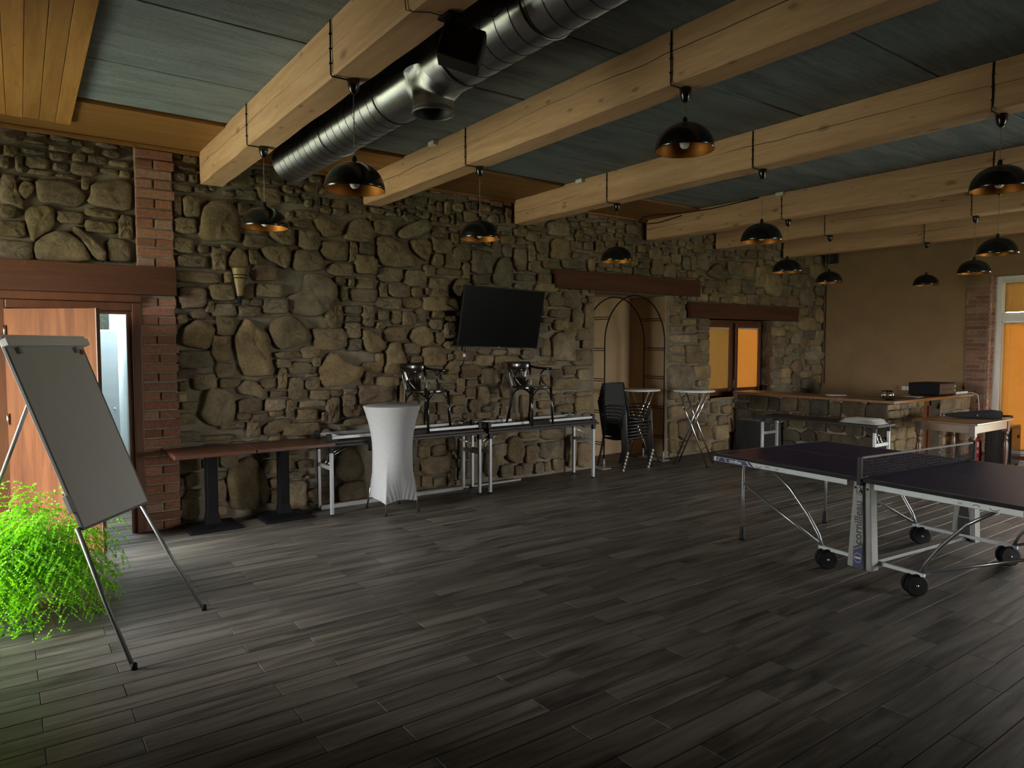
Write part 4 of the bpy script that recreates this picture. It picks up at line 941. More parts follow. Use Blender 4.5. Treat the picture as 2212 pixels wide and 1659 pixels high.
so = thing('wall_torch', 'cone shaped amber wall torch with black iron ring on the stone wall', 'wall lamp', (1.855, 7.05, 2.09))
def cone(u_, v_):
    a = pi + pi * u_; r = .020 + .052 * v_
    return (1.856 + (r) * cos(a), 7.03 + r * .9 * sin(a), 2.135 + .305 * v_)
MB().grid(cone, 16, 10).build('shade', M['parchment'], so, world=True)
MB().tube([(1.856 + .069 * cos(pi + pi * i / 16), 7.03 + .066 * sin(pi + pi * i / 16), 2.375 + (.006 if False else 0)) for i in range(17)], .0045, 6).tube([(1.856 + .064 * cos(pi + pi * i / 16), 7.03 + .061 * sin(pi + pi * i / 16), 2.345) for i in range(17)], .0045, 6).build('iron_ring', M['black_metal'], so, world=True)
MB().bar((1.780, 7.035, 2.445), (1.845, 7.03, 2.105), .008, .02).bar((1.930, 7.035, 2.445), (1.865, 7.03, 2.105), .006, .02).build('iron_rib', M['black_metal'], so, world=True)
MB().lathe([(.004, 2.085), (.010, 2.10), (.016, 2.14), (.024, 2.16), (.022, 2.175)], (1.855, 7.02, 0), 12).bar((1.83, 7.02, 2.11), (1.83, 7.12, 2.11), .012, .012).build('tip', M['black_metal'], so, world=True)

sw = thing('light_switch', 'square ivory light switch on the stone wall beside the brick pier', 'light switch', (1.323, 7.07, 1.17))
MB().box(1.285, 1.362, 7.045, 7.112, 1.173, 1.25).build('plate', M['ivory'], sw, world=True, bevel=.006)
MB().box(1.297, 1.350, 7.038, 7.047, 1.185, 1.238).build('rocker', M['ivory'], sw, world=True, bevel=.004)

# ------------------------------------------------------------------ flipchart easel
F1 = Vector((0.497, 4.06, 0)); F2 = Vector((0.984, 4.722, 0)); E_ = Vector((.593, .805, 0)); N_ = Vector((.805, -.593, 0)); th = radians(21.5)
U_ = -N_ * sin(th) + Vector((0, 0, cos(th))); NB = E_.cross(U_) * -1
if NB.dot(N_) < 0: NB = -NB
P_ = lambda a, b, d=0: F1 + E_ * a + U_ * b + NB * d
ez = thing('flipchart_easel', 'white flipchart board on a metal tripod easel before the fern', 'easel', (0.36, 4.9, 0))
a0, a1, b0, b1 = .062, .705, .782, 1.825
MB().obox(P_((a0 + a1) / 2, (b0 + b1) / 2), E_ * ((a1 - a0) / 2), U_ * ((b1 - b0) / 2), NB * .008).build('board', M['whiteboard'], ez, world=True, bevel=.002)
mb = MB(); t = .006
for p, q in ((P_(a0, b0), P_(a0, b1)), (P_(a1, b0), P_(a1, b1)), (P_(a0, b0), P_(a1, b0)), (P_(a0, b1), P_(a1, b1))): mb.bar(p, q, .014, .018, NB)
mb.build('board_edge', M['easel_grey'], ez, world=True, bevel=.002)
MB().obox(P_(.375, b1 + .006, .030), E_ * .345, U_ * .022, NB * .022).obox(P_(.375, b1 + .040, .004), E_ * .350, U_ * .010, NB * .030).build('paper_clamp', M['white_paint'], ez, world=True, bevel=.004)
mb = MB()
for a in (.14, .62): mb.obox(P_(a, b1 - .03, .018), E_ * .012, U_ * .022, NB * .010)
mb.build('clamp_hook', M['grey_paint'], ez, world=True, bevel=.003)
mb = MB().lathe([(.001, 0), (.018, 0), (.018, .003), (.001, .003)], (0, 0, 0), 20)
o = mb.build('red_sticker', M['red_print'], ez)
rm = Matrix((E_, U_, NB)).transposed().to_4x4(); o.matrix_local = Matrix.Translation(P_(a1 - .035, b1 - .045, .009) - Vector(ez.location)) @ rm
MB().tube([P_(.045, .80, -.012), P_(.02, .4, -.012), P_(0, .012, 0)], .0115, 10).build('leg', M['easel_grey'], ez, world=True)
MB().tube([P_(.655, .80, -.012), P_(.735, .4, -.012), P_(.822, .012, 0)], .0115, 10).build('leg', M['easel_grey'], ez, world=True)
MB().tube([P_(.38, 1.75, -.03), Vector((-.31, 6.06, 0.012))], .0115, 10).build('leg', M['easel_grey'], ez, world=True)
mb = MB()
for p in (P_(0, .0, 0), P_(.822, .0, 0), Vector((-.31, 6.06, 0))): mb.lathe([(.001, .0), (.016, .0), (.0155, .03), (.012, .034)], p, 12)
mb.build('rubber_foot', M['rubber'], ez, world=True)
MB().obox(P_(.045, .93, .0), E_ * .016, U_ * .05, NB * .012).tube([P_(.03, .985, 0), P_(.015, .99, .01)], .004, 6).build('pen_tray_hook', M['grey_paint'], ez, world=True, bevel=.003)

# ------------------------------------------------------------------ maidenhair fern
fx, fy = -0.02, 5.44
fe = thing('potted_fern', 'bushy bright green maidenhair fern in a dark pot on the floor', 'fern', (fx, fy, 0))
MB().lathe([(.001, .0), (.10, .0), (.125, .10), (.14, .20), (.148, .20), (.150, .225), (.138, .225), (.13, .19), (.001, .185)], (0, 0, 0), 24).build('pot', M['pot'], fe)
MB().lathe([(.001, .183), (.132, .19)], (0, 0, 0), 20).build('soil', M['stem'], fe)
rf = random.Random(12)
def leaflet(mb, p, d, size, tint):
    d = d.normalized(); s_ = d.cross(Vector((rf.uniform(-1, 1), rf.uniform(-1, 1), rf.uniform(.2, 1)))).normalized(); w = d.cross(s_)
    q = [p, p + d * size * .75 + s_ * size * .62 + w * size * rf.uniform(-.1, .2), p + d * size * 1.1 + w * size * .12, p + d * size * .75 - s_ * size * .62 + w * size * rf.uniform(-.1, .2)]
    mb.add(q, [(0, 1, 2, 3)], False, tint)
def frond(leafmb, stemmb, az_, el, L, dens=1.0, drop=1.0, base=None):
    p = base or Vector((rf.uniform(-.07, .07), rf.uniform(-.07, .07), .19)); d = Vector((cos(az_) * cos(el), sin(az_) * cos(el), sin(el)))
    N = 13; pts = [p.copy()]; ds = [d.copy()]
    for i in range(N):
        d = (d + Vector((0, 0, -.135 * drop * (0.4 + i / N)))).normalized() + Vector((rf.uniform(-.05, .05), rf.uniform(-.05, .05), rf.uniform(-.03, .03))); d.normalize()
        p = p + d * (L / N); p.z = max(p.z, .012); pts.append(p.copy()); ds.append(d.copy())
    stemmb.tube(pts, [.0016 - .0009 * i / N for i in range(N + 1)], 4, cap=False)
    for i in range(3, N + 1):
        for sgn in (-1, 1):
            if rf.random() > .9 * dens: continue
            side = ds[i].cross(Vector((0, 0, 1)))
            if side.length < .01: side = Vector((1, 0, 0))
            side.normalize(); bl = L * rf.uniform(.10, .24) * (1.15 - .6 * abs(i / N - .5)); bd = (side * sgn * .9 + ds[i] * .55 + Vector((0, 0, rf.uniform(-.35, .15)))).normalized()
            q = pts[i].copy(); m = 9
            for k in range(m):
                bd = (bd + Vector((0, 0, -.10))).normalized(); q = q + bd * (bl / m)
                if q.z < .006: q.z = .006
                g = rf.random(); h = min(1, max(0, q.z / .6))
                tint = (0.115 + .15 * g, 0.33 + .24 * g, 0.006 + .010 * g)
                for s2 in (-1, 1):
                    if rf.random() < .93: leaflet(leafmb, q, bd + side.cross(bd) * s2 * rf.uniform(.4, 1.2) + side * s2 * .5, rf.uniform(.0075, .0130), tint)
body = MB(); stems = MB()
for i in range(235):
    a = rf.uniform(0, 2 * pi); el = radians(rf.choice([rf.uniform(50, 88), rf.uniform(30, 80), rf.uniform(10, 60)])); L = rf.uniform(.36, .66)
    frond(body, stems, a, el, L, drop=rf.uniform(.7, 1.5))
stuff(body.build('foliage', M['leaf'], fe)); stems.build('stems', M['stem'], fe)
for i in range(26):      # single outer fronds that hang free of the bush
    lm = MB(); sm_ = MB(); a = radians(rf.uniform(-110, 30)); frond(lm, sm_, a, radians(rf.uniform(35, 66)), rf.uniform(.60, .86), dens=.9, drop=rf.uniform(1.2, 1.7))
    fo = lm.build('frond', M['leaf'], fe); sm_.build('frond_stem', M['stem'], fo)

# ------------------------------------------------------------------ two pedestal tables
def pedestal(x0, x1, bx, label):
    t = thing('pedestal_table', label, 'table', (bx, 6.84, 0), 0, 'dark wooden pedestal tables along the stone wall')
    MB().box(x0, x1, 6.50, 7.035, .712, .748).build('tabletop', M['darkwood'], t, world=True, bevel=.005)
    MB().box(bx - .050, bx + .050, 6.79, 6.89, .09, .712).build('column', M['black_metal'], t, world=True, bevel=.012)
    MB().add([(bx - .065, 6.775, .05), (bx + .065, 6.775, .05), (bx + .065, 6.905, .05), (bx - .065, 6.905, .05), (bx - .05, 6.79, .15), (bx + .05, 6.79, .15), (bx + .05, 6.89, .15), (bx - .05, 6.89, .15)],
             [(0, 1, 5, 4), (1, 2, 6, 5), (2, 3, 7, 6), (3, 0, 4, 7), (4, 5, 6, 7)]).build('column_collar', M['black_metal'], t, world=True, bevel=.004)
    a, b = .225, .185
    MB().add([(bx - a, 6.84 - b, 0), (bx + a, 6.84 - b, 0), (bx + a, 6.84 + b, 0), (bx - a, 6.84 + b, 0), (bx - a, 6.84 - b, .022), (bx + a, 6.84 - b, .022), (bx + a, 6.84 + b, .022), (bx - a, 6.84 + b, .022),
              (bx - a + .015, 6.84 - b + .015, .034), (bx + a - .015, 6.84 - b + .015, .034), (bx + a - .015, 6.84 + b - .015, .034), (bx - a + .015, 6.84 + b - .015, .034), (bx - .06, 6.78, .056), (bx + .06, 6.78, .056), (bx + .06, 6.90, .056), (bx - .06, 6.90, .056)],
             [(0, 3, 2, 1)] + [f for r in (0, 4, 8) for f in [(r + i, r + (i + 1) % 4, r + 4 + (i + 1) % 4, r + 4 + i) for i in range(4)]] + [(12, 13, 14, 15)]).build('base_plate', M['black_metal'], t, world=True, bevel=.003)
    MB().box(bx - .20, bx + .20, 6.70, 6.98, .700, .712).build('top_spider', M['black_metal'], t, world=True)
    return t
pedestal(1.150, 1.835, 1.515, 'dark wooden pedestal table next to the brick pier by the door')
pedestal(1.845, 2.590, 2.180, 'dark wooden pedestal table between the other one and the folding tables')

# ------------------------------------------------------------------ folding tables
def folding_table(label, loc, rz, L, D, group, H=.72):
    t = thing('folding_table', label, 'table', loc, rz, group)
    MB().box(-L / 2, L / 2, -D / 2, D / 2, H - .028, H).build('tabletop', M['black_top'], t, bevel=.004)
    for sx_ in (-1, 1):
        for sy_ in (-1, 1):
            x = sx_ * (L / 2 - .055); y = sy_ * (D / 2 - .05)
            lg = MB().box(x - .016, x + .016, y - .016, y + .016, .012, H - .075).build('leg', M['alu'], t, bevel=.003)
            MB().box(x - .018, x + .018, y - .018, y + .018, 0, .014).build('foot_cap', M['rubber'], lg)
            MB().box(x - .022, x + .022, y - .022, y + .022, H - .09, H - .028).build('bracket', M['black'], t, bevel=.004)
        x = sx_ * (L / 2 - .055)
        MB().box(x - .010, x + .010, -D / 2 + .06, D / 2 - .06, H - .265, H - .225).build('end_rail', M['alu'], t, bevel=.003)
        mb = MB()
        for yy in (-.05, .03):
            mb.tube([(x - sx_ * .005, yy, H - .235), (x - sx_ * .03, yy, H - .20), (x - sx_ * .035, yy, H - .15), (x - sx_ * .27, yy, H - .035)], .0035, 6)
        mb.build('stay', M['chrome'], t)
    return t
G1 = 'folding tables standing along the stone wall'
folding_table('black folding table behind the white covered bar table', (3.475, 6.80, 0), 0, 1.87, .45, G1)
folding_table('black folding table below the television, ending at the niche', (5.275, 6.775, 0), 0, 1.71, .48, G1)
def stacked_table(label, x0, x1, y0, y1, z, gaps):
    # a second table laid upside down on the first with its aluminium legs folded flat
    t = thing('folded_table', label, 'table', ((x0 + x1) / 2, (y0 + y1) / 2, z), 0, 'upturned folded tables')
    MB().box(x0, x1, y0, y1, z, z + .028).build('tabletop', M['black_top'], t, world=True, bevel=.004)
    for yy in (y0 + .035, y1 - .075):
        for a, b in gaps:
            MB().box(a, b, yy, yy + .03, z + .045, z + .077).build('folded_leg', M['alu'], t, world=True, bevel=.003)
    mb = MB()
    for xx in (x0 + .03, x1 - .03):
        for yy in (y0 + .05, y1 - .06): mb.box(xx - .022, xx + .022, yy - .022, yy + .022, z + .028, z + .10)
    mb.build('bracket', M['black'], t, world=True, bevel=.004)
    for a, b in gaps:
        m_ = a + .10 if a < (x0 + x1) / 2 else b - .10
        MB().box(m_ - .015, m_ + .015, y0 + .065, y1 - .075, z + .050, z + .075).build('end_rail', M['alu'], t, world=True, bevel=.002)
        mb = MB()
        for yy in (y0 + .17, y0 + .24): mb.tube([(m_, yy, z + .06), ((a + b) / 2 + .1, yy, z + .036), (b if a < (x0 + x1) / 2 else a, yy, z + .034)], .0035, 5)
        mb.build('stay', M['chrome'], t, world=True)
stacked_table('upturned black table with folded aluminium legs lying behind the white covered table', 2.545, 4.385, 6.58, 7.02, .7215, [(2.60, 3.20), (3.70, 4.34)])
stacked_table('upturned black table with folded aluminium legs lying below the television', 4.430, 6.095, 6.54, 7.00, .7215, [(4.46, 5.03), (5.36, 6.06)])
o = MB().box(2.60, 5.22, 6.985, 7.035, 0, .022).box(2.60, 4.33, 6.93, 6.985, 0, .040).build('floor_lath', M['lath'], bevel=.004)
tag(o, 'long white lath lying on the floor under the folding tables', 'lath')

# ------------------------------------------------------------------ bar table under a white stretch cover
cv = thing('covered_bar_table', 'round bar table under a white stretch cover beside the folding tables', 'bar table', (3.20, 6.50, 0))
FT = [Vector((3.01, 6.285, 0)), Vector((3.385, 6.275, 0)), Vector((3.39, 6.735, 0)), Vector((3.012, 6.742, 0))]
cc = Vector((3.20, 6.50, 0)); fa = [atan2((f - cc).y, (f - cc).x) for f in FT]; TH = 1.075
def cover(uu, vv):
    a = 2 * pi * uu; h = vv
    d = min(abs((a - f_ + pi) % (2 * pi) - pi) for f_ in fa)
    k = math.exp(-(d / .30) ** 2)
    sq = .198 / cos(min(pi / 4, abs(pi / 4 - d))); sq = sq * (1 - .035 * k)
    q = min(1, h / .52); q = q * q * (3 - 2 * q)
    if h < .52: r = sq * (1 - q) + .204 * q
    else: r = .204 + .088 * ((h - .52) / .48) ** 1.9
    hem = .118 + .022 * (1 - k)
    z = hem + (TH - hem) * h
    low = max(0, .22 - h) / .22
    wr = (.0035 * sin(d * 34 + h * 34) + .002 * sin(a * 61 - h * 90)) * low * (.15 + math.exp(-(d / .5) ** 2))
    r += wr
    return (r * cos(a), r * sin(a), z)
MB().grid(cover, 220, 64, True, True).build('cover', M['fabric_white'], cv)
MB().lathe([(.292, TH), (.290, TH + .008), (.282, TH + .011), (.001, TH + .0115)], (0, 0, 0), 60).build('cover_top', M['fabric_white'], cv)
for f_ in FT:
    d = (f_ - cc) * .97
    lg = MB().tube([(d.x, d.y, .012), (d.x * .80, d.y * .80, .30)], .0095, 10).build('leg', M['chrome'], cv)
    MB().tube([(d.x, d.y, 0), (d.x, d.y, .022)], .012, 10).build('foot_cap', M['rubber'], lg)

# ------------------------------------------------------------------ bentwood armchairs on the tables
def bentwood(label, loc, rz):
    t = thing('bentwood_armchair', label, 'chair', loc, rz, 'black bentwood armchairs on the folding tables')
    # front is -y
    pr = []
    for i in range(32):
        a = 2 * pi * i / 32; e_ = 2.7; uu = math.copysign(abs(cos(a)) ** (2 / e_), cos(a)); ww = math.copysign(abs(sin(a)) ** (2 / e_), sin(a))
        pr.append((.205 * uu * (1 - .06 * ww), .20 * ww))
    MB().prism(pr, .435, .465, 'z').build('seat', M['blackwood'], t, bevel=.008)
    for s_ in (-1, 1):
        MB().tube([(s_ * .165, -.165, .445), (s_ * .172, -.172, .22), (s_ * .182, -.186, 0)], [.017, .016, .0125], 10).build('leg', M['blackwood'], t)
        MB().tube([(s_ * .185, .205, .725), (s_ * .178, .190, .60), (s_ * .165, .168, .45), (s_ * .172, .185, .22), (s_ * .195, .235, 0)], [.013, .015, .017, .016, .0125], 10).build('rear_leg', M['blackwood'], t)
        MB().tube([(s_ * .196, .200, .690), (s_ * .222, .10, .672), (s_ * .232, -.02, .666), (s_ * .225, -.115, .666)], .0165, 8).build('armrest', M['blackwood'], t)
        MB().tube([(s_ * .231, -.06, .664)] + [(s_ * .225, -.055 + .105 * cos(b_) + .02, .585 + .112 * sin(b_)) for b_ in [pi / 2 - .1 - (pi - .25) * i / 14 * -1 * -1 for i in range(0)]] + [(s_ * .231, .0, .655), (s_ * .229, .045, .622), (s_ * .224, .06, .585), (s_ * .215, .045, .545), (s_ * .205, -.01, .490), (s_ * .195, -.06, .462)], .0105, 8).build('arm_support', M['blackwood'], t)
    mb = MB()
    for (xa, ya), (xb, yb) in (((-.165, -.165), (.165, -.165)), ((.165, -.165), (.165, .168)), ((.165, .168), (-.165, .168)), ((-.165, .168), (-.165, -.165))):
        for fx0, fx1 in ((0, .46), (1, .54)):
            pts = []
            for i in range(9):
                q = i / 8; u_ = fx0 + (fx1 - fx0) * q; zz = .29 + .14 * sin(q * pi / 2)
                u_ = fx0 + (fx1 - fx0) * (1 - cos(q * pi / 2)); pts.append((xa + (xb - xa) * u_, ya + (yb - ya) * u_, zz))
            mb.tube(pts, .008, 7)
    mb.build('bentwood_brace', M['blackwood'], t)
    pts = [(.205 * sin(b_), .215 + .030 * cos(b_ * 1.4), 0) for b_ in [radians(-70 + 140 * i / 14) for i in range(15)]]
    mb = MB(); n = len(pts); v = []
    for x, y, z in pts:
        y -= .06 * (abs(x) / .2) ** 2 * 0 ; v += [(x, y - .011, .652), (x, y + .011, .652), (x, y + .016, .752), (x, y - .008, .752)]
    f = []
    for i in range(n - 1):
        for k in range(4): f.append((i * 4 + k, i * 4 + (k + 1) % 4, (i + 1) * 4 + (k + 1) % 4, (i + 1) * 4 + k))
    f += [(3, 2, 1, 0), tuple((n - 1) * 4 + k for k in range(4))]
    mb.add(v, f, True).build('top_rail', M['blackwood'], t, bevel=.006, fix=True)
    for k in range(6):
        q = (k - 2.5) / 2.5
        mb = MB(); a_ = Vector((q * .135, .235 - .015 * q * q, .665)); b_ = Vector((q * .062, .172, .462)); m_ = (a_ + b_) / 2 + Vector((0, .012, 0))
        mb.bar(a_, m_, .030, .008, (0, 1, 0)).bar(m_, b_, .027, .008, (0, 1, 0)); mb.build('back_slat', M['blackwood'], t)
    return t
bentwood('black bentwood armchair standing on the table behind the white covered one', (3.775, 6.80, .7495), radians(18))
bentwood('black bentwood armchair standing on the table right below the television', (5.13, 6.66, .7495), radians(9))

# ------------------------------------------------------------------ niche: garden arch, stacked chairs, high tables
ar = thing('garden_arch', 'black metal garden arch standing in the plastered niche', 'arch', (7.22, 7.16, 0))
XA0, XA1, YA0, YA1, ZS, ZT = 6.625, 7.825, 6.965, 7.37, 1.74, 2.40
for yy in (YA0, YA1):
    xm = (XA0 + XA1) / 2; r = (XA1 - XA0) / 2
    MB().tube([(XA0, yy, .0), (XA0, yy, 1.0), (XA0, yy, ZS)] + [(xm - r * cos(pi * i / 24), yy, ZS + (ZT - ZS) * sin(pi * i / 24)) for i in range(1, 24)] + [(XA1, yy, ZS), (XA1, yy, 1.0), (XA1, yy, .0)], .0095, 8).build('hoop', M['black_metal'], ar, world=True)
    for xx in (XA0, XA1):
        MB().tube([(xx, yy, .01), (xx, yy, .14)], .014, 10).build('sleeve', M['alu'], ar, world=True)
for xx, s_ in ((XA0, -1), (XA1, 1)):
    for zz in (.36, .80, 1.24, 1.66, 2.09):
        xr = xx if zz < ZS else xm + s_ * r * sqrt(1 - ((zz - ZS) / (ZT - ZS)) ** 2)
        MB().tube([(xr, YA0, zz), (xr, YA1, zz)], .006, 6).tube([(xr, YA0, zz - .03), (xr, YA1, zz - .03)], .006, 6).build('rung', M['black_metal'], ar, world=True)
    MB().box(xx - .07, xx + .09, YA0 - .05, YA1 + .05, 0, .008).build('base_plate', M['alu_paint'], ar, world=True, bevel=.002)

def stack_chair(label, loc, first=True):
    t = thing('stacking_chair', label, 'chair', loc, 0, 'stacked black mesh chairs in the niche')
    w = .245
    # frame loops: leg, arm, rear leg on either side; front is -y
    for s_ in (-1, 1):
        MB().tube([(s_ * w, -.235, .01), (s_ * w, -.205, .36), (s_ * w, -.195, .56), (s_ * (w - .002), -.165, .622), (s_ * (w - .004), -.11, .645), (s_ * (w - .004), .12, .640), (s_ * (w - .012), .20, .620)], .0115, 9).build('arm_and_front_leg', M['chair_frame'], t)
        MB().tube([(s_ * (w - .03), .30, .01), (s_ * (w - .03), .19, .42), (s_ * (w - .035), .225, .62), (s_ * (w - .04), .31, .925)], .0105, 9).build('rear_leg_and_back_post', M['chair_frame'], t)
        MB().tube([(s_ * w, -.2365, 0), (s_ * w, -.2335, .035)], .0145, 10).build('foot_cap', M['cap_white'], t)
        MB().tube([(s_ * (w - .03), .302, 0), (s_ * (w - .03), .295, .03)], .0135, 10).build('rear_foot_cap', M['rubber'], t)
    def seat(u_, v_): return ((u_ - .5) * .45, -.215 + .41 * v_, .425 - .018 * sin(pi * v_) - .012 * sin(pi * u_) + .012 * (1 - v_))
    MB().grid(seat, 8, 8).grid(lambda u_, v_: tuple(c - (.012 if i == 2 else 0) for i, c in enumerate(seat(u_, v_))), 8, 8).build('seat', M['mesh_black'], t)
    MB().tube([(-.225, -.215, .432), (.225, -.215, .432)], .010, 8).build('seat_rail', M['chair_frame'], t)
    def back(u_, v_): return ((u_ - .5) * (.43 - .01 * v_), .20 + .11 * v_ + .02 * sin(pi * u_), .44 + .485 * v_)
    MB().grid(back, 8, 8).grid(lambda u_, v_: tuple(c + (.010 if i == 1 else 0) for i, c in enumerate(back(u_, v_))), 8, 8).build('backrest', M['mesh_black'], t)
    MB().tube([(-.205, .31, .927), (0, .325, .932), (.205, .31, .927)], .0105, 8).build('top_rail', M['chair_frame'], t)
    return t
words = ['lowest black mesh chair, standing on the floor at the bottom of the niche stack', 'second black mesh chair counted from the floor in the niche stack', 'third black mesh chair counted from the floor in the niche stack',
         'third black mesh chair counted from the top of the niche stack', 'second black mesh chair counted from the top of the niche stack', 'topmost black mesh chair of the niche stack, back fully in view']
st0 = stack_chair(words[0], (6.945, 6.90, 0))
for i in range(1, 6): dup(st0, (6.945 + .004 * i, 6.90 - .012 * i, .047 * i), 0, words[i])

def high_table(label, loc, rz):
    t = thing('folding_bar_table', label, 'bar table', loc, rz, 'folding bar tables with white tops')
    MB().lathe([(.001, 1.042), (.285, 1.042), (.292, 1.048), (.292, 1.060), (.288, 1.065), (.001, 1.065)], (0, 0, 0), 48).build('tabletop', M['white_paint'], t)
    for y_, s_ in ((-.205, 1), (-.165, -1), (.205, 1), (.165, -1)):
        MB().tube([(-s_ * .17, y_, 1.04), (-s_ * .02, y_, .66), (s_ * .235, y_, .01)], .0115, 9).build('leg', M['chrome'], t)
    mb = MB()
    for y_, s_ in ((-.205, 1), (-.165, -1), (.205, 1), (.165, -1)): mb.lathe([(.001, 0), (.013, 0), (.013, .022), (.011, .024)], (s_ * .236, y_, 0), 10)
    mb.build('foot_cap', M['rubber'], t)
    MB().tube([(.15, -.205, .24), (.15, .205, .24)], .006, 7).tube([(-.15, -.165, .24), (-.15, .165, .24)], .006, 7).build('cross_rung', M['chrome'], t)
    MB().tube([(-.10, -.205, .86), (-.10, -.20, .80), (-.09, -.16, .785), (-.09, .16, .785), (-.10, .20, .80), (-.10, .205, .86)], .0075, 8).build('locking_bow', M['chrome'], t)
    MB().tube([(-.07, 0, .66), (.03, 0, .66)], .006, 6).tube([(-.02, -.205, .66), (-.02, .205, .66)], .006, 6).build('pivot_bar', M['chrome'], t)
    return t
high_table('white topped folding bar table half inside the niche behind the arch', (7.45, 7.09, 0), radians(-60))
high_table('white topped folding bar table in front of the stone by the small window', (7.93, 6.50, 0), radians(-62))

# ------------------------------------------------------------------ things on the window sill
def tumbler(label, x, y, h, r, group):
    t = MB().lathe([(.001, 0), (r * .8, 0), (r, h), (r - .002, h), (r * .8 - .002, .006), (.001, .006)], (x, y, WZ0), 16).build('tumbler', M['glass']); tag(t, label, 'glass', group)
TW = ['leftmost small tumbler of the row on the stone window sill', 'second small tumbler from the left on the window sill', 'middle small tumbler of the five on the window sill', 'second small tumbler from the right on the window sill', 'small tumbler right beside the pale cup on the window sill']
for i in range(5): tumbler(TW[i], 9.86 + .085 * i, 7.20 + .02 * (i % 2), .055, .026, 'tumblers on the window sill')
tumbler('tall clear glass at the right end of the window sill', 10.56, 7.22, .15, .030, None) if False else None
t = MB().lathe([(.001, 0), (.026, 0), (.030, .15), (.028, .15), (.024, .006), (.001, .006)], (10.575, 7.22, WZ0), 16).build('tall_glass', M['glass']); tag(t, 'tall clear glass at the right end of the window sill', 'glass')
t = MB().lathe([(.001, 0), (.028, 0), (.036, .03), (.042, .075), (.039, .075), (.033, .03), (.001, .008)], (10.33, 7.20, WZ0), 18).build('cup', M['cup']); tag(t, 'pale ceramic cup on the window sill beside the tumblers', 'cup')
t = MB().box(10.47, 10.57, 7.13, 7.18, WZ0, WZ0 + .065).build('small_carton', M['cup'], bevel=.003); tag(t, 'small pale and red carton on the window sill', 'carton')
MB().box(10.472, 10.568, 7.128, 7.131, WZ0 + .018, WZ0 + .045).build('red_band', M['red_print'], t)
t = MB().box(9.70, 9.98, 7.10, 7.17, WZ0, WZ0 + .008).build('flat_tray', M['alu'], bevel=.002); tag(t, 'flat metal tray at the front of the window sill', 'tray')

# ------------------------------------------------------------------ bar counter
ct = thing('bar_counter', 'stone built bar counter with a pine top along the far corner', 'counter', (9.62, 4.58, 0))
XC, YC, ZC = 9.62, 4.585, .915
MB().box(XC + .03, XC + .30, YC + .03, 7.10, 0, ZC).box(XC + .03, 10.62, YC + .03, YC + .32, 0, ZC).box(11.22, 12.22, YC + .03, YC + .32, 0, ZC).build('core', M['mortar'], ct, world=True)
MB().prism([(9.55, 4.50), (12.20, 4.50), (12.20, 5.02), (10.06, 5.02), (10.06, 7.04), (9.55, 7.04)], ZC + .002, .957, 'z').build('worktop', M['counter'], ct, world=True, bevel=.006)
MB().box(10.62, 11.22, YC + .18, YC + .21, 0, ZC).build('recess_panel', M['frame_brown'], ct, world=True, bevel=.004)
MB().box(10.64, 10.70, YC + .15, YC + .19, 0, ZC).box(11.14, 11.20, YC + .15, YC + .19, 0, ZC).box(10.64, 11.20, YC + .15, YC + .19, .80, ZC).build('recess_frame', M['frame_brown'], ct, world=True, bevel=.004)
rc_ = random.Random(77)
def rubble(u0, u1, z0, z1, place, tintf, hmin, hmax):
    z = z0
    while z < z1 - .02:
        h = min(rc_.uniform(hmin, hmax), z1 - z); u = u0 + rc_.uniform(-.02, .0)
        if z1 - z - h < .06: h = z1 - z
        while u < u1 - .02:
            w = rc_.uniform(hmin * .8, hmax * 1.7); w = w if u1 - u - w > .07 else u1 - u
            if h > .2 and rc_.random() < .4 and w < .25:
                hs = [(z, z + h * .5), (z + h * .5, z + h)]
            else: hs = [(z, z + h)]
            for a, b in hs:
                g = .010; j = lambda: rc_.uniform(-.012, .012)
                mb = MB(); stone_geo(mb, outline([max(u0, u + g), max(z0, a + g + j()), min(u1, u + w - g), min(z1, b - g + j())], rc_), place, rc_, rc_.uniform(.03, .05), tintf())
                mb.build('stone', M['stone'], ct, world=True)
            u += w
        z += h
rubble(4.62, 7.02, 0.01, ZC - .005, lambda u, w, d: (XC + .03 - d, u, w), lambda: tuple(c * .50 for c in stone_tint(rc_, .1)), .13, .26)  # shade put into the colour: front stones darker than the end stones
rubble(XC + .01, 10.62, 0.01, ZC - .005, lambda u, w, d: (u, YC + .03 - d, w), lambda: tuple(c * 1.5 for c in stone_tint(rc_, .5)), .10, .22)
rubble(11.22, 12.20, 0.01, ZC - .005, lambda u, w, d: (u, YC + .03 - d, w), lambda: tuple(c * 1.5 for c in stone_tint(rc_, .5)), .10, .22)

ZT_ = .958
t = MB().lathe([(.001, 0), (.075, 0), (.13, .010), (.145, .022), (.143, .025), (.12, .014), (.001, .008)], (10.0 - .18, 5.45, ZT_), 36).build('plate', M['white_paint']); tag(t, 'white plate on the long arm of the bar counter', 'plate')
bw = MB().lathe([(.001, 0), (.040, 0), (.045, .004), (.075, .030), (.088, .065), (.080, .105), (.066, .128), (.063, .128), (.077, .104), (.084, .065), (.071, .032), (.040, .009), (.001, .009)], (9.66, 4.64, ZT_), 32).build('glass_bowl', M['glass']); tag(bw, 'round clear glass bowl at the corner of the bar counter', 'bowl')
t = MB().obox((10.02, 4.72, ZT_ + .006), (.30, .05, 0), (-.03, .17, 0), (0, 0, .006)).build('black_tray', M['black_top'], bevel=.003); tag(t, 'flat black tray behind the glass bowl on the bar counter', 'tray')
t = MB().obox((10.55, 4.72, ZT_ + .002), (.15, .02, 0), (-.015, .105, 0), (0, 0, .002)).build('paper_sheet', M['paper']); tag(t, 'white paper sheet lying between the tray and the black device', 'paper')
dv = thing('black_device', 'black box shaped device on the short arm of the bar counter', 'device', (11.2, 4.75, ZT_))
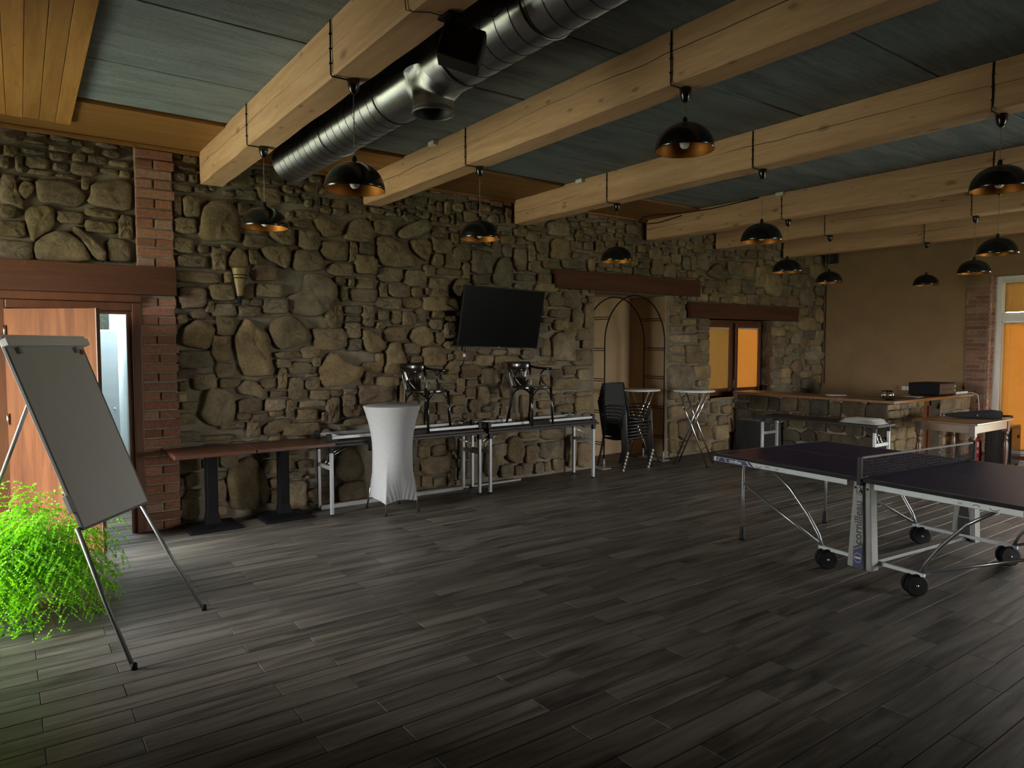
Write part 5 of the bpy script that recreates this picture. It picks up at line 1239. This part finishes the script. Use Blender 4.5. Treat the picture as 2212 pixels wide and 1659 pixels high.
MB().box(10.98, 11.55, 4.545, 4.97, ZT_ + .012, ZT_ + .185).build('housing', M['black_metal'], dv, world=True, bevel=.008)
MB().box(11.0, 11.53, 4.538, 4.546, ZT_ + .025, ZT_ + .175).build('front_panel', M['chair_frame'], dv, world=True, bevel=.003)
MB().box(11.12, 11.40, 4.534, 4.539, ZT_ + .088, ZT_ + .098).build('slot', M['black'], dv, world=True)
MB().lathe([(.001, -.012), (.014, -.012), (.016, 0)], (11.49, 4.540, ZT_ + .13), 14, axis='y').lathe([(.001, -.012), (.010, -.012), (.012, 0)], (11.49, 4.540, ZT_ + .07), 14, axis='y').build('knob', M['chrome'], dv, world=True)
mb = MB()
for xx in (11.02, 11.50):
    for yy in (4.58, 4.93): mb.lathe([(.001, 0), (.016, 0), (.016, .013)], (xx, yy, ZT_), 10)
mb.build('foot', M['rubber'], dv, world=True)
ps = thing('power_strip', 'white power strip with a hanging cable at the counter end by the bricks', 'power strip', (11.86, 4.62, ZT_))
MB().box(11.66, 12.06, 4.575, 4.62, ZT_, ZT_ + .035).build('strip', M['white_paint'], ps, world=True, bevel=.006)
mb = MB()
for k in range(4): mb.lathe([(.001, .035), (.014, .035), (.016, .031)], (11.72 + .09 * k, 4.597, ZT_), 12)
mb.build('outlet', M['ivory'], ps, world=True)
MB().tube([(12.06, 4.597, ZT_ + .015), (12.12, 4.53, ZT_ + .01), (12.15, 4.47, .93), (12.16, 4.455, .80), (12.155, 4.45, .62), (12.14, 4.45, .45)], .006, 6).build('cable', M['white_paint'], ps, world=True)
sk = thing('wall_sockets', 'row of pale wall sockets above the bar counter on the plaster wall', 'socket', (12.23, 5.4, .93))
MB().box(12.215, 12.242, 5.13, 5.68, .945, 1.02).build('trunking', M['ivory'], sk, world=True, bevel=.003)
mb = MB()
for k in range(3): mb.box(12.208, 12.216, 5.60 - .075 * k - .033, 5.60 - .075 * k + .033, .95, 1.015)
mb.build('face_plate', M['pvc'], sk, world=True, bevel=.003)
mb = MB()
for k in range(3): mb.lathe([(.020, -.009), (.018, -.002), (.001, -.002)], (12.214, 5.60 - .075 * k, .982), 14, axis='x')
mb.build('socket_well', M['grey_paint'], sk, world=True)
s2 = thing('wall_speaker', 'small black loudspeaker in the upper corner of the plaster wall', 'loudspeaker', (12.18, 6.88, 3.17))
MB().box(12.06, 12.19, 6.80, 6.945, 3.175, 3.345).build('cabinet', M['black'], s2, world=True, bevel=.006)
MB().box(12.052, 12.06, 6.81, 6.935, 3.185, 3.335).build('grille', M['mesh_black'], s2, world=True)
MB().box(12.19, 12.242, 6.85, 6.90, 3.23, 3.29).build('wall_bracket', M['black_metal'], s2, world=True)
o = MB().tube([(12.21, 6.96, 3.25), (12.215, 7.02, 3.15), (12.218, 7.025, 2.2), (12.214, 7.02, 1.3), (12.20, 7.01, 1.0)], .007, 6).build('corner_cable', M['black']); tag(o, 'thin black cable running down the corner of stone and plaster', 'cable')

# folding table in front of the counter with folded cloths, granite slab behind it
folding_table('black folding table in front of the bar counter carrying folded cloths', (8.58, 4.94, 0), radians(90), 1.64, .44, 'folding table at the bar', .74)
fc = thing('folded_cloths', 'small pile of folded white cloths at the end of the folding table', 'cloth', (8.62, 4.40, .74))
rq = random.Random(9)
for k in range(3):
    w_, d_, z_ = .165 - .012 * k, .245 - .02 * k, .7402 + .019 * k; ph = rq.uniform(0, 6)
    MB().grid(lambda u_, v_: (8.62 + (u_ - .5) * 2 * w_ + .006 * sin(7 * v_ + ph), 4.42 + (v_ - .5) * 2 * d_ + .008 * sin(5 * u_ + ph), z_ + .0175 * min(1, 8 * min(u_, 1 - u_, v_, 1 - v_)) + .003 * sin(9 * u_ + ph) * sin(6 * v_)), 16, 16).build('cloth', M['paper'], fc, world=True)
o = MB().obox((9.535, 6.55, .265), (.012, 0, .02), (0, .40, 0), (-.02, 0, .262)).build('granite_slab', M['slab'], bevel=.004); tag(o, 'dark speckled slab leaning against the stone front of the bar counter', 'slab')

# ------------------------------------------------------------------ oak dining table with turned legs
dn = thing('dining_table', 'oak dining table with dark turned legs before the bar counter', 'table', (9.98, 3.84, 0))
TX0, TX1, TY0, TY1 = 9.42, 10.58, 3.46, 4.22
MB().box(TX0, TX1, TY0, TY1, .728, .752).build('tabletop', M['table_oak'], dn, world=True, bevel=.007)
for a in ((TX0 + .05, TX1 - .05, TY0 + .045, TY0 + .067), (TX0 + .05, TX1 - .05, TY1 - .067, TY1 - .045), (TX0 + .045, TX0 + .067, TY0 + .06, TY1 - .06), (TX1 - .067, TX1 - .045, TY0 + .06, TY1 - .06)):
    MB().box(*a, .625, .728).build('apron', M['table_oak'], dn, world=True, bevel=.003)
for xx in (TX0 + .07, TX1 - .07):
    for yy in (TY0 + .07, TY1 - .07):
        mb = MB().lathe([(.001, 0), (.019, 0), (.022, .02), (.018, .05), (.023, .12), (.031, .26), (.034, .36), (.030, .43), (.020, .47), (.028, .485), (.028, .50), (.019, .515), (.026, .54), (.033, .56), (.028, .585), (.024, .59)], (xx, yy, 0), 20)
        mb.box(xx - .034, xx + .034, yy - .034, yy + .034, .585, .728); mb.build('leg', M['turned_wood'], dn, world=True)
um = thing('folded_umbrella', 'folded black umbrella lying on the oak dining table', 'umbrella', (10.2, 3.7, .752))
p0 = Vector((10.02, 4.06, .775)); p1 = Vector((10.36, 3.53, .790)); dd = (p1 - p0); Lm = dd.length; dd.normalize(); sd = Vector((-dd.y, dd.x, 0))
ru = random.Random(4)
def umb(u_, v_):
    a = 2 * pi * u_; r = (.012 + .075 * (v_ ** .7)) * (1 + .16 * sin(7 * a + 3 * v_)) * (1 if v_ < .8 else 1 - .35 * (v_ - .8) / .2)
    c = p0 + dd * (Lm * v_); z = c.z + r * .80 * sin(a) + .014
    return tuple(c + sd * (r * cos(a)) + Vector((0, 0, max(z, .7535) - c.z)))
MB().grid(umb, 42, 22, True, True).build('canopy', M['cloth_black'], um, world=True)
MB().tube([p1 - dd * .02, p1 + dd * .08, p1 + dd * .12 + Vector((0, 0, -.006))], .014, 10).build('handle', M['black'], um, world=True)
MB().tube([p0 + dd * .01, p0 - dd * .07], .005, 8).build('tip', M['chrome'], um, world=True)
MB().tube([tuple(p0 + dd * (Lm * .55) + sd * (.068 * cos(a)) + Vector((0, 0, max(-.02, .030 * sin(a)) + .004))) for a in [pi * i / 10 for i in range(11)]], .007, 6).build('strap', M['grey_paint'], um, world=True)

fx_ = thing('fire_extinguisher', 'red fire extinguisher on the floor behind the oak dining table', 'fire extinguisher', (11.28, 4.16, 0))
MB().lathe([(.001, 0), (.072, 0), (.078, .01), (.078, .30), (.070, .335), (.040, .362), (.022, .37)], (0, 0, 0), 28).build('cylinder', M['red'], fx_)
MB().lathe([(.0785, .10), (.0788, .10), (.0788, .245), (.0785, .245)], (0, 0, 0), 28).build('label_band', M['red_print'], fx_)
for k in range(6):
    tx = text(['FIRE', 'EXTINGUISHER', '1 PULL PIN', '2 AIM', '3 SQUEEZE', ''][k], .017 if k < 2 else .012, M['white_print'], 'label_text', fx_, Matrix.Translation((-.048, -.0655, .235 - .021 * k)) @ Matrix.Rotation(radians(-36), 4, 'Z') @ Matrix.Rotation(pi / 2, 4, 'X')) if False else None
mb = MB()
for k in range(7): mb.lathe([(.0792, .118 + .017 * k), (.0792, .1225 + .017 * k)], (0, 0, 0), 28)
mb.build('label_print', M['white_print'], fx_) if False else None
MB().lathe([(.022, .365), (.022, .40), (.001, .402)], (0, 0, 0), 16).bar((-.05, 0, .415), (.06, 0, .43), .02, .012).bar((-.05, 0, .40), (.055, 0, .395), .02, .010).build('valve', M['black'], fx_)
MB().tube([(.02, -.01, .385), (.085, -.02, .36), (.092, -.02, .20), (.088, -.02, .08)], .009, 8).build('hose', M['black'], fx_)
cab = thing('dark_cabinet', 'small dark glossy wooden cabinet with a ring handle beside the window', 'cabinet', (11.42, 3.86, 0))
MB().box(11.22, 11.62, 3.72, 4.02, .03, .58).build('body', M['blackwood'], cab, world=True, bevel=.006)
dr_ = MB().box(11.25, 11.59, 3.705, 3.722, .06, .55).build('door', M['blackwood'], cab, world=True, bevel=.008)
MB().tube([(11.50 + .022 * cos(2 * pi * i / 20), 3.700, .42 + .022 * sin(2 * pi * i / 20)) for i in range(20)], .004, 6, closed=True).build('ring_handle', M['black_metal'], dr_)
dr_.children[0].matrix_local = Matrix.Translation(-Vector(cab.location))
MB().box(11.205, 11.222, 3.74, 3.80, .05, .56).box(11.205, 11.222, 3.94, 4.0, .05, .56).build('side_frame', M['blackwood'], cab, world=True, bevel=.003)
mb = MB()
for xx in (11.25, 11.59):
    for yy in (3.75, 3.99): mb.box(xx - .02, xx + .02, yy - .02, yy + .02, 0, .03)
mb.build('foot', M['blackwood'], cab, world=True)

# corridor cabinet and picture seen through the door
o = thing('corridor_cabinet', 'tall pale cabinet standing in the bright corridor behind the door', 'cabinet', (.62, 8.45, 0))
MB().box(.34, .945, 8.22, 8.75, .06, 1.86).build('body', M['cabinet_white'], o, world=True, bevel=.004)
MB().box(.345, .940, 8.205, 8.222, .08, 1.85).build('door', M['cabinet_white'], o, world=True, bevel=.004)
MB().box(.36, .925, 8.25, 8.72, 0, .06).build('plinth', M['grey_paint'], o, world=True)
MB().lathe([(.001, -.02), (.010, -.02), (.010, 0)], (.90, 8.205, 1.05), 10, axis='y').build('knob', M['chrome'], o, world=True)
o = MB().box(.50, .985, 9.265, 9.295, 1.865, 2.085).build('dark_picture', M['picture'], bevel=.003); tag(o, 'dark leafy picture on the corridor wall above the pale cabinet', 'picture')

# ------------------------------------------------------------------ table tennis table
tt = thing('table_tennis_table', 'dark blue table tennis table on wheels, net across the middle', 'table tennis table', (5.633, 2.441, 0), radians(-5.25))
HW, HL, TZ = .7625, 1.37, .76
CW, SW = cos(radians(54)), sin(radians(54))
for s_ in (1, -1):
    ya, yb = (.004, HL) if s_ > 0 else (-HL, -.004)
    top = MB().box(-HW, HW, ya, yb, TZ - .022, TZ).build('tabletop_half', M['tt_blue'], tt, bevel=.002)
    mb = MB(); zt = TZ + .0004
    for a in ((-HW + .001, -HW + .019, ya, yb), (HW - .019, HW - .001, ya, yb), (-HW + .001, HW - .001, yb - .019 if s_ > 0 else ya, yb if s_ > 0 else ya + .019)): mb.box(*a, zt - .0002, zt + .0002)
    mb.box(-.0015, .0015, ya, yb, zt - .0002, zt + .0002); mb.build('court_lines', M['line'], top)
    mb = MB(); w_ = .003
    mb.box(-HW - w_, -HW, ya, yb, TZ - .026, TZ - .0005).box(HW, HW + w_, ya, yb, TZ - .026, TZ - .0005).box(-HW - w_, HW + w_, yb - .0 if s_ > 0 else ya - w_, yb + w_ if s_ > 0 else ya, TZ - .026, TZ - .0005)
    mb.build('black_edging', M['rubber'], top)
    mb = MB(); z0, z1 = TZ - .066, TZ - .026
    ye = HL if s_ > 0 else -HL; yi = s_ * .10
    for xx in (-HW + .001, HW - .021): mb.box(xx, xx + .02, min(ye, yi), max(ye, yi), z0, z1)
    mb.box(-HW + .001, HW - .001, min(ye, ye - s_ * .02), max(ye, ye - s_ * .02), z0, z1)
    mb.build('apron', M['tt_rim'], tt, bevel=.003)
    for sx_ in (-1, 1):
        x = sx_ * .575; yl = s_ * 1.20
        lg = MB().tube([(x, yl - s_ * .035, TZ - .045), (x, yl - s_ * .01, TZ - .09), (x, yl, TZ - .15), (x, yl, .40), (x, yl, .10)], .0125, 10).build('leg', M['steel'], tt)
        MB().lathe([(.001, 0), (.026, 0), (.024, .02), (.017, .10), (.014, .115)], (x, yl, 0), 14).build('rubber_foot', M['rubber'], lg)
        wx_ = sx_ * .64; wy = s_ * .335
        MB().tube([(x, yl, .50), (wx_, wy + s_ * .02, .155)], .0105, 9).build('brace', M['steel'], tt)
        # arched strut from apron to wheel hub
        MB().tube([(wx_ + sx_ * .02, s_ * .86, TZ - .06), (wx_ + sx_ * .015, s_ * .66, .56), (wx_ + sx_ * .005, s_ * .50, .38), (wx_, s_ * .405, .24), (wx_, s_ * .37, .155)], .0125, 10).build('arched_strut', M['steel'], tt)
        wh = MB().tube([(wx_ - .046 * CW, wy - .046 * SW, .0765), (wx_ + .046 * CW, wy + .046 * SW, .0765)], .009, 10).tube([(wx_, wy, .076), (wx_, wy, .15)], .011, 8).build('wheel_axle', M['steel'], tt)
        for k in (-1, 1):
            mw = MB().lathe([(.010, -.016), (.030, -.017), (.060, -.012), (.073, -.014), (.076, -.006), (.076, .006), (.073, .014), (.060, .012), (.030, .017), (.010, .016)], (k * .027, 0, 0), 28, axis='x')
            mw.v = [(wx_ + x * CW - y * SW, wy + x * SW + y * CW, .0765 + z) for x, y, z in mw.v]
            mw.build('wheel', M['rubber'], wh)
for sx_ in (-1, 1):
    wx_ = sx_ * .64
    MB().box(wx_ - .013, wx_ + .013, -.40, .40, .140, .166).build('base_rail', M['tt_rim'], tt, bevel=.003)
    # moulded pillar: two flanks and a raised middle panel
    xo = sx_ * (HW - .012)
    def flank(y0t, y1t, y0b, y1b, d0, d1):
        zt, zb = TZ - .03, .105
        A = [(xo - sx_ * d1, y0b, zb), (xo - sx_ * d1, y1b, zb), (xo - sx_ * d1, y1t, zt), (xo - sx_ * d1, y0t, zt)]
        B = [(xo + sx_ * d0 * -1, y, z) for _, y, z in A]
        return A + B
    F6 = [(0, 1, 2, 3), (7, 6, 5, 4), (0, 4, 5, 1), (1, 5, 6, 2), (2, 6, 7, 3), (3, 7, 4, 0)]
    pl = MB().add(flank(.030, .064, .050, .100, .010, .09), F6).add(flank(-.060, -.022, -.092, -.045, .010, .09), F6).build('pillar_flank', M['tt_grey'], tt, bevel=.008, fix=True)
    pm = MB().add(flank(-.014, .034, -.036, .052, -.004, .08), F6).build('pillar_panel', M['tt_grey'], tt, bevel=.010, fix=True)
    MB().add(flank(-.0225, -.0135, -.046, -.035, .012, .08), F6).build('pillar_gap', M['black'], tt, fix=True)
    mb = MB()
    for y_ in (-.042, .048): mb.lathe([(.001, -.004), (.008, -.004), (.009, .0)] if sx_ < 0 else [(.001, .004), (.008, .004), (.009, .0)], (xo + sx_ * -.010, y_, TZ - .075), 12, axis='x')
    mb.build('hinge_bolt', M['black'], tt)
    MB().prism([(-.080, .11), (.086, .11), (.052, TZ - .04), (-.050, TZ - .04)], xo - sx_ * .088, xo - sx_ * .086, 'x').build('pillar_inside', M['black'], tt, fix=True)
    mb = MB(); xi = xo - sx_ * .090
    for p_, q_ in (((-.07, .14), (0, .62)), ((.075, .14), (0, .62)), ((-.06, .30), (.065, .30)), ((-.05, .48), (.055, .48)), ((-.045, .66), (.05, .52)), ((.05, .66), (-.045, .52))): mb.bar((xi, p_[0], p_[1]), (xi, q_[0], q_[1]), .008, .006, (1, 0, 0))
    mb.build('pillar_rib', M['tt_grey'], tt)
MB().box(-.63, .63, -.035, .035, .125, .150).build('cross_beam', M['tt_grey'], tt, bevel=.004)
# net
for s_ in (-1, 1):
    np_ = MB().box(s_ * (HW + .008) - .013, s_ * (HW + .008) + .013, -.016, .016, TZ - .05, TZ + .155).build('net_post', M['black'], tt, bevel=.004)
    MB().box(s_ * (HW - .03) - .045, s_ * (HW - .03) + .045, -.014, .014, TZ + .001, TZ + .012).box(s_ * (HW - .02) - .035, s_ * (HW - .02) + .035, -.014, .014, TZ - .05, TZ - .035).build('net_clamp', M['black'], tt, bevel=.003)
mb = MB(); xs_ = HW
for i in range(7): z = TZ + .012 + .021 * i; mb.box(-xs_, xs_, -.0008, .0008, z - .0008, z + .0008)
for i in range(74): x = -xs_ + 2 * xs_ * i / 73; mb.box(x - .0008, x + .0008, -.0008, .0008, TZ + .010, TZ + .150)
mb.build('net', M['net'], tt)
MB().box(-xs_, xs_, -.003, .003, TZ + .138, TZ + .1525).build('net_tape', M['net_tape'], tt)
# printing on the apron and the pillar
XS = -HW - .0002
side = lambda y, z, x=XS: Matrix(((0, 0, -1, x), (-1, 0, 0, y), (0, 1, 0, z), (0, 0, 0, 1)))
vert = lambda y, z, x=XS: Matrix(((0, 0, -1, x), (0, 1, 0, y), (1, 0, 0, z), (0, 0, 0, 1)))
zc = TZ - .046
def strip(name, mat, poly, x=XS + .0005):
    # a thin printed patch on the apron: list of (y, z)
    return MB().prism([(y, z) for y, z in poly], x - .0006, x + .001, 'x').build(name, mat, tt, fix=True)
strip('apron_sticker', M['navy'], [(1.335, zc - .016), (1.335, zc + .016), (1.02, zc + .016), (.985, zc - .016)])
strip('apron_sticker', M['navy'], [(1.005, zc + .016), (.975, zc + .016), (.935, zc - .016), (.965, zc - .016)])
strip('apron_stripe', M['white_print'], [(1.322, zc - .012), (1.305, zc + .013), (1.299, zc + .013), (1.316, zc - .012)], XS)
strip('apron_stripe', M['white_print'], [(1.245, zc + .013), (1.239, zc + .013), (1.222, zc - .012), (1.228, zc - .012)], XS)
text('cornilleau', .034, M['white_print'], 'apron_lettering', tt, side(1.125, zc, XS - .0008), spacing=1.0, bold=.0006)
text('(o)', .024, M['ink'], 'apron_mark', tt, side(.705, zc, XS + .0009))
text('(o)', .024, M['ink'], 'apron_mark', tt, side(-.665, zc, XS + .0009))
mb = MB()
for y_, up_ in ((.80, 1), (.885, -1), (-.76, 1), (-.86, -1)):
    r_ = .024 if up_ > 0 else .032
    mb.tube([(XS + .001, y_ + r_ * cos(a), zc - up_ * .014 + up_ * r_ * .8 * sin(a)) for a in [radians(35 + 110 * i / 10) for i in range(11)]], .0022, 5)
mb.build('apron_arcs', M['ink'], tt)
text('100', .036, M['ink'], 'apron_lettering', tt, side(-1.035, zc, XS + .0009), bold=.0006)
strip('apron_sticker', M['navy'], [(-1.085, zc + .016), (-1.335, zc + .016), (-1.335, zc - .016), (-1.115, zc - .016)])
XP = -(HW - .012) - .0045
text('cornilleau', .080, M['ink'], 'pillar_lettering', tt, vert(.010, .440, XP - .0006), bold=.0016)
MB().prism([(.044, .110), (.044, .235), (-.028, .275), (-.028, .110)], XP - .0008, XP + .001, 'x').build('pillar_sticker', M['navy'], tt, fix=True)
MB().prism([(.044, .242), (-.027, .282), (-.027, .300), (.044, .258)], XP - .0008, XP + .001, 'x').build('pillar_stripe', M['ink'], tt, fix=True)
mb = MB(); mb.tube([(XP - .001, .010 + .021 * cos(2 * pi * i / 24), .665 + .026 * sin(2 * pi * i / 24)) for i in range(24)], .0016, 5, closed=True); mb.build('pillar_ring', M['ink'], tt)
mb = MB(); mb.tube([(XP - .001, .008 + .028 * cos(2 * pi * i / 24), .185 + .034 * sin(2 * pi * i / 24)) for i in range(24)], .0014, 5, closed=True); mb.build('pillar_ring', M['white_print'], tt)
MB().prism([(.028, .180), (.028, .190), (-.014, .190), (-.014, .180)], XP - .0014, XP + .001, 'x').build('pillar_stripe', M['white_print'], tt, fix=True)
text('OO', .016, M['ink'], 'pillar_mark', tt, side(.010, .665, XP - .0006))
MB().tube([(XP - .004, .0, TZ - .035), (XP - .004, .0, TZ - .085)], .0012, 5).add([(XP - .004, -.012, TZ - .105), (XP - .004, .012, TZ - .105), (XP - .004, 0, TZ - .075), (XP - .001, -.012, TZ - .105), (XP - .001, .012, TZ - .105), (XP - .001, 0, TZ - .075)], [(0, 2, 1), (3, 4, 5), (0, 1, 4, 3), (1, 2, 5, 4), (2, 0, 3, 5)]).build('pull_tag', M['black'], tt)
